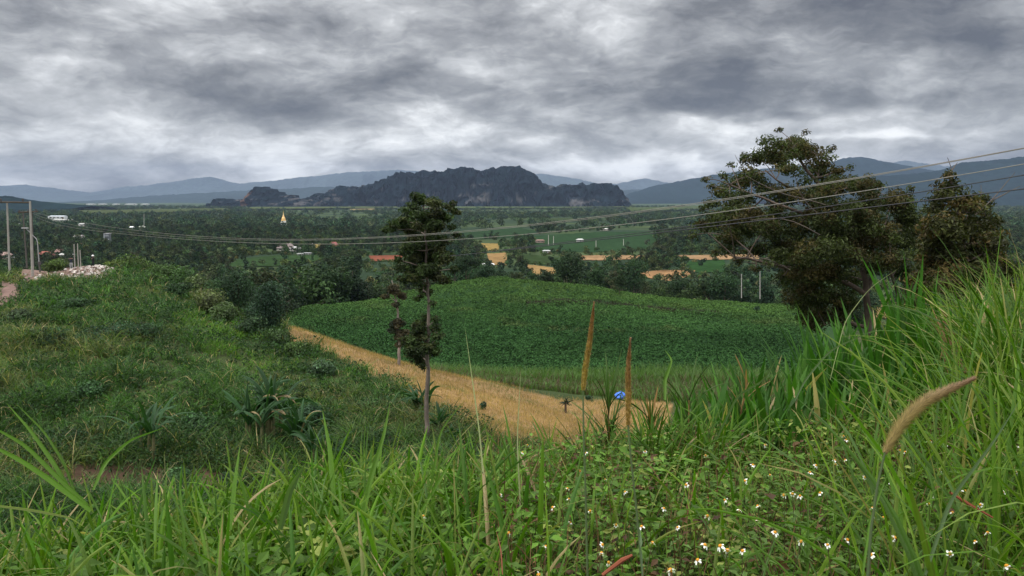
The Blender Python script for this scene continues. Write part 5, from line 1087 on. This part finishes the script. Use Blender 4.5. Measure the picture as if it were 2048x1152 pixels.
for (px, Y, L) in [(1430, 6.2, .62), (1490, 6.0, .72), (1545, 6.3, .85), (1595, 5.8, .82), (1650, 6.2, .9), (1700, 5.9, .85), (1750, 6.4, .85), (1805, 6.0, .85), (1838, 6.6, 1.1), (1880, 6.0, .8), (1460, 5.2, .5), (1560, 5.1, .55), (1660, 5.1, .55), (1760, 5.2, .6), (1900, 6.8, .8)]:
    clump('broadleaf_plant', px, 800, Y, 46, L * 1.12, .082, 'lance-leaved dark green plant ' + desc[k], 'plant', 'broad-leaved plants in the dark bed', DK if k % 3 else (.06, .15, .02), th=(0, .45), bend=(.0, .5), spread=.18, wp=.75); k += 1
# tall bright tussocks
TU = [(1900, 6.2, 1.0, 'bright tussock of tall grass just left of the right-hand grass thicket'), (1960, 5.6, 1.05, 'tall bright tussock second from the right edge'), (2010, 5.0, 1.15, 'very tall arching tussock near the right edge'), (2060, 4.6, 1.25, 'tallest tussock cut by the right edge'), (1985, 6.8, 1.0, 'pale tussock behind the very tall right tussock'), (1930, 4.6, .7, 'mid-height tussock in front of the right thicket'), (2040, 3.9, .8, 'yellow-green tussock low at the right edge'),
      (1390, 4.8, .55, 'arching tussock left of the dark bed'), (1330, 5.4, .6, 'tussock with pale drooping dead blades right of the seed heads'), (1215, 5.0, .38, 'tussock with dry stems between the two reddish seed heads'), (1190, 4.8, .5, 'low tussock under the left reddish seed head'), (1290, 4.6, .5, 'tussock in the gap right of the second seed head'), (1340, 4.4, .62, 'full green tussock hiding the right end of the stubble field'), (1180, 4.2, .38, 'short fine tussock on the rim by the taller seed head'), (1420, 4.6, .6, 'fine-bladed tussock overlapping the left end of the dark bed'),
      (430, 4.2, .55, 'bright tussock in the middle of the left bank'), (330, 3.6, .5, 'upright tussock right of the arching blade'), (230, 3.4, .5, 'tussock with broad upright blades at the left bank'), (680, 4.4, .6, 'tall-bladed tussock left of the slim trunk'), (780, 4.8, .55, 'tussock directly below the slim trunk'), (560, 3.6, .5, 'tussock with long blades leaning right at lower centre-left'), (950, 4.4, .5, 'tussock at centre with thin upright blades'), (880, 3.4, .42, 'dark green tussock low at centre'), (60, 3.2, .5, 'pale blurry tussock at the left edge')]
for (px, Y, L, lb) in TU:
    clump('grass_tussock', px, 900, Y, 54, L, .020, lb, 'grass', 'grass tussocks on the bank', GC[int(rng.integers(0, 3))] * .8, th=(0, .45), bend=(.2, 1.6), spread=.10, dead=.05, wp=.55)
# leafy canes
def cane(px, yt, Y, lb, H_=.7, n_=34, L=.30, orange=0.1, scol=(.28, .17, .07)):
    tp = P(px, yt, Y); g = float(height(tp[0], Y)); H_ = max(tp[2] - g, .2); e = empty('leafy_cane', (tp[0], Y, g), lb, 'plant')
    G = Geo(); lean = rng.normal(0, .03); S = np.array([[lean * t * t, 0, H_ * t] for t in np.linspace(-.05, 1, 8)]); tube(G, S, np.linspace(.008, .004, 8), scol, 6); G.obj('stem', M['bark'], e)
    t = rng.uniform(max(0, 1 - .42 / H_), 1, n_); b = np.stack([lean * t * t, 0 * t, H_ * t], 1); G = Geo()
    col = np.array((.055, .105, .022)) * rng.uniform(.6, 1.5, (n_, 1)); k_ = rng.random(n_) < orange; col[k_] = np.array((.28, .16, .065)) * rng.uniform(.6, 1.2, (k_.sum(), 1))
    blades(G, b, rng.uniform(0, 6.28, n_), L * rng.uniform(.5, 1.1, n_), .017, rng.uniform(.1, .75, n_), rng.uniform(-.2, .7, n_), 7, col, fold=True); G.obj('foliage', M['leaf'], e)
cane(1222, 800, 5.0, 'dark leafy cane between the two upright seed heads', n_=40, L=.36)
cane(1475, 760, 5.2, 'cane with orange withered leaves standing above the dark bed', n_=30, L=.26, orange=.4)
cane(1380, 800, 5.0, 'leafy green cane left of the dark bed', n_=34, L=.32)
cane(1305, 840, 4.8, 'leafy cane just right of the second seed head', n_=34, L=.30)
cane(652, 935, 4.2, 'slender leafy cane with an orange stalk right of the banana clump', n_=26, L=.26, scol=(.40, .22, .08))
# vines hanging in the right thicket
G = Geo(); e0 = P(1905, 760, 5.6)
for q in range(26):
    a = P(1885 + rng.normal(0, 8), 640 + rng.normal(0, 14), 5.6 + rng.normal(0, .05)); c = P(1925 + rng.normal(0, 12), 770 + rng.normal(0, 20), 5.5 + rng.normal(0, .05)); m1 = (a + c) / 2 + rng.normal(0, .03, 3)
    tube(G, np.array([a, m1, c]) - e0, [.003, .004, .003], np.array((.30, .19, .09)) * rng.uniform(.6, 1.3), 4)
o = G.obj('dry_vine', M['bark']); o.location = e0; tag(o, 'tangle of brown dry vines hanging in the grass thicket at the right', 'vine')

# single long blades and culms
def longblade(pts, Y, w0, label, col=(.11, .20, .03), dY=0, name='tall_reed', group='single long reed blades', wend=.15):
    P3 = np.array([P(x, y, Y + dY * i / (len(pts) - 1)) for i, (x, y) in enumerate(pts)]); d = np.concatenate([[0], np.cumsum(np.linalg.norm(np.diff(P3, axis=0), axis=1))]); s = np.linspace(0, d[-1], 26)
    q = np.stack([np.interp(s, d, P3[:, k]) for k in range(3)], 1)
    for _ in range(4): q[1:-1] = (q[:-2] + 2 * q[1:-1] + q[2:]) / 4
    t = np.linspace(0, 1, 26); tg = nrm(np.gradient(q, axis=0)); side = nrm(np.cross(tg, np.array([0, 1., .25]))); nn = np.cross(side, tg)
    w = (w0 / 2 * np.clip((1 - t) ** .5, wend * .2, 1) * (.6 + .5 * np.sin(t * 3.0)))[:, None]
    V = np.stack([q - side * w, q + nn * w * .5, q + side * w], 1) - q[0]; i = (np.arange(25) * 3)[:, None] + np.arange(2)[None, :]
    G = Geo(); G.add(V.reshape(-1, 3), np.stack([i, i + 1, i + 4, i + 3], -1).reshape(-1, 4), np.array(col) * rng.uniform(.85, 1.15)); o = G.obj(name, M['grass']); o.location = q[0]; return tag(o, label, 'reed', group)
for a in [
 ([(150, 1000), (110, 930), (60, 860), (12, 805)], 2.2, .022, 'broad blade of the left fan, uppermost, pointing up left'),
 ([(155, 1000), (130, 930), (90, 865), (30, 805)], 2.25, .014, 'narrow blade of the left fan just right of the uppermost'),
 ([(175, 1010), (110, 950), (50, 890), (-40, 840)], 2.1, .022, 'broad blade of the left fan, second from the bottom'),
 ([(180, 1020), (100, 960), (40, 920), (-50, 875)], 2.0, .026, 'broadest and lowest blade of the left fan'),
 ([(186, 980), (210, 925), (260, 880), (332, 854)], 2.6, .013, 'single blade arching right with its tip above the gully'),
 ([(-20, 1010), (60, 1020), (140, 1035), (170, 1055)], 1.9, .012, 'blurred pale blade lying across the left foreground'),
 ([(205, 1045), (190, 1010), (165, 960)], 2.1, .02, 'upright bright blade low at the left'),
 ([(310, 1080), (312, 1010), (315, 945)], 2.3, .02, 'upright blade left of the bright tussock'),
 ([(420, 1050), (395, 980), (375, 945)], 2.4, .014, 'yellowish bent blade near the left centre'),
 ([(460, 1060), (470, 960), (480, 890)], 2.8, .02, 'upright blade standing beyond the left tussocks'),
 ([(668, 1000), (660, 900), (645, 820)], 3.2, .026, 'broad vivid blade leaning left, right of the banana clump'),
 ([(720, 1060), (740, 960), (768, 870), (780, 805)], 2.8, .022, 'tall blade leaning right, left of the slim trunk'),
 ([(560, 1060), (580, 980), (612, 925)], 2.2, .022, 'bluish blade leaning right in the lower left centre'),
 ([(830, 1080), (860, 990), (880, 860), (930, 800)], 3.0, .012, 'thin blade crossing just right of the slim trunk'),
 ([(820, 1060), (880, 960), (925, 880)], 2.8, .014, 'blade leaning right across the foot of the slim trunk'),
 ([(990, 1150), (970, 1000), (960, 870), (930, 655)], 3.0, .008, 'thin pale green culm in front of the green hill, left one'),
 ([(1045, 1110), (1040, 1000), (1034, 880), (1042, 735)], 3.0, .007, 'thin pale culm crossing the stubble field, right one'),
 ([(1660, 760), (1690, 640), (1740, 575), (1800, 535)], 4.6, .007, 'pale bent flower stalk in front of the large tree'),
 ([(1660, 1060), (1655, 800), (1640, 700), (1590, 600)], 4.4, .012, 'tall green blade in front of the big tree foot'),
 ([(1590, 800), (1610, 760), (1660, 700), (1760, 655)], 4.2, .016, 'grey-green blade arching right below the large tree'),
 ([(1432, 880), (1475, 790), (1530, 760), (1562, 700)], 3.6, .013, 'bluish-green blade slanting across the dark bed'),
 ([(1330, 800), (1330, 760), (1345, 720), (1330, 700)], 4.0, .02, 'upright vivid blade right of the seed heads'),
 ([(1940, 740), (1960, 640), (1990, 560), (2003, 450)], 4.2, .012, 'highest blade reaching above the right-hand thicket'),
 ([(1850, 1150), (1900, 1000), (1990, 880), (2040, 800)], 1.9, .016, 'blurred grey-green blade rising across the lower right'),
 ([(1725, 1150), (1740, 1040), (1770, 960), (1790, 920)], 1.9, .010, 'blurred culm left of the lower right blade'),
 ([(1848, 1150), (1856, 1080), (1862, 1020)], 2.0, .009, 'thin upright green blade among the right flowers'),
 ([(1285, 1150), (1282, 1090), (1280, 1060)], 1.9, .012, 'short grey-green blade at the bottom right of centre'),
 ([(1005, 1150), (1002, 1100), (992, 1060)], 2.0, .010, 'reddish dry stalk at the bottom centre'),
 ]: longblade(a[0], a[1], a[2], a[3], col=(.28, .09, .05) if 'reddish' in a[3] else ((.30, .32, .18) if 'pale' in a[3] else ((.10, .15, .07) if 'grey' in a[3] or 'bluish' in a[3] else (.10, .195, .028))), dY=-.15 if 'bluish' in a[3] else .2)
for pts, Y, lb in [([(1205, 1150), (1245, 1120), (1265, 1110)], 1.9, 'red-brown dry stem lying at the bottom edge'), ([(1900, 985), (1940, 1010), (1985, 1035)], 2.4, 'red-brown dry stem lying among the flowers at the right')]:
    P3 = np.array([P(x, y, Y) for x, y in pts]); G = Geo(); tube(G, P3 - P3[0], [.004, .006, .003], (.28, .09, .05), 6); o = G.obj('fallen_twig', M['bark']); o.location = P3[0]; tag(o, lb, 'twig')

# ---------------------------------------------------------------- seed heads
def seedhead(head, stalk, Y, r, label, cA, cB, bl=.02, nb=1500, dY=0):
    allp = [P(x, y, Y) for x, y in stalk] ; e = empty('foxtail_grass', allp[0], label, 'grass', None); b0 = allp[0]
    S = np.array(allp); G = Geo(); tube(G, S - b0, np.linspace(.0035, .0022, len(S)), (.14, .19, .09), 6); G.obj('stem', M['grass'], e)
    Hh = np.array([P(x, y, Y + dY * i / (len(head) - 1)) for i, (x, y) in enumerate(head)]); d = np.concatenate([[0], np.cumsum(np.linalg.norm(np.diff(Hh, axis=0), axis=1))]); s = np.linspace(0, d[-1], 40); q = np.stack([np.interp(s, d, Hh[:, k]) for k in range(3)], 1)
    for _ in range(5): q[1:-1] = (q[:-2] + 2 * q[1:-1] + q[2:]) / 4
    t = np.linspace(0, 1, 40); rad = r * np.clip(np.sin(np.clip(t * 1.0 + .06, 0, 1) * 3.14) ** .35 * (1 - .45 * t), .06, 1) * np.clip((1 - t) * 5, .15, 1)
    tq = np.clip(t * 1.4 - .35, 0, 1)[:, None]; colr = np.array(cA) * (1 - tq) + np.array(cB) * tq
    G = Geo(); tube(G, q - b0, rad * .45, colr * .9, 8, cap=True)
    k_ = rng.integers(0, 39, nb); tt = rng.random(nb); pc = q[k_] * (1 - tt[:, None]) + q[k_ + 1] * tt[:, None] - b0; tg = nrm(q[k_ + 1] - q[k_]); v = rng.normal(size=(nb, 3)); v = nrm(v - tg * (v * tg).sum(1, keepdims=True)); dr = nrm(v + tg * .9)
    rr = rad[k_][:, None]; p0 = pc + v * rr * .5; L_ = (bl * rng.uniform(.5, 1.1, nb))[:, None] * np.clip(rr / r, .4, 1); si = nrm(np.cross(dr, v)) * .0006
    V = np.stack([p0 - si, p0 + si, p0 + dr * L_ + si * .2, p0 + dr * L_ - si * .2], 1); cc_ = (colr[k_] * rng.uniform(.7, 1.5, (nb, 1)))
    G.add(V.reshape(-1, 3), np.arange(nb * 4).reshape(-1, 4), np.repeat(cc_, 4, 0))
    leaves(G, pc + v * rr * .75, dr, v, .006, .0025, cc_ * 1.1)
    G.obj('seed_head', M['petal'], e)
seedhead([(1166, 780), (1170, 740), (1180, 680), (1188, 605)], [(1175, 1160), (1171, 980), (1167, 860), (1166, 780)], 2.2, .0105, 'taller upright seed head, ochre with a red tip, in front of the green hill', (.42, .30, .09), (.28, .13, .07), .013, 1400)
seedhead([(1256, 850), (1257, 800), (1256, 740), (1261, 676)], [(1286, 1160), (1272, 1010), (1262, 920), (1256, 850)], 2.1, .0105, 'shorter reddish upright seed head right of the taller one', (.42, .28, .10), (.28, .14, .08), .013, 1300)
seedhead([(1770, 905), (1800, 850), (1845, 805), (1895, 780), (1948, 757)], [(1735, 1160), (1742, 1060), (1755, 970), (1770, 905)], 1.75, .0105, 'furry tan seed head drooping in a curve to the right', (.28, .21, .085), (.19, .11, .065), .026, 4200, .2)
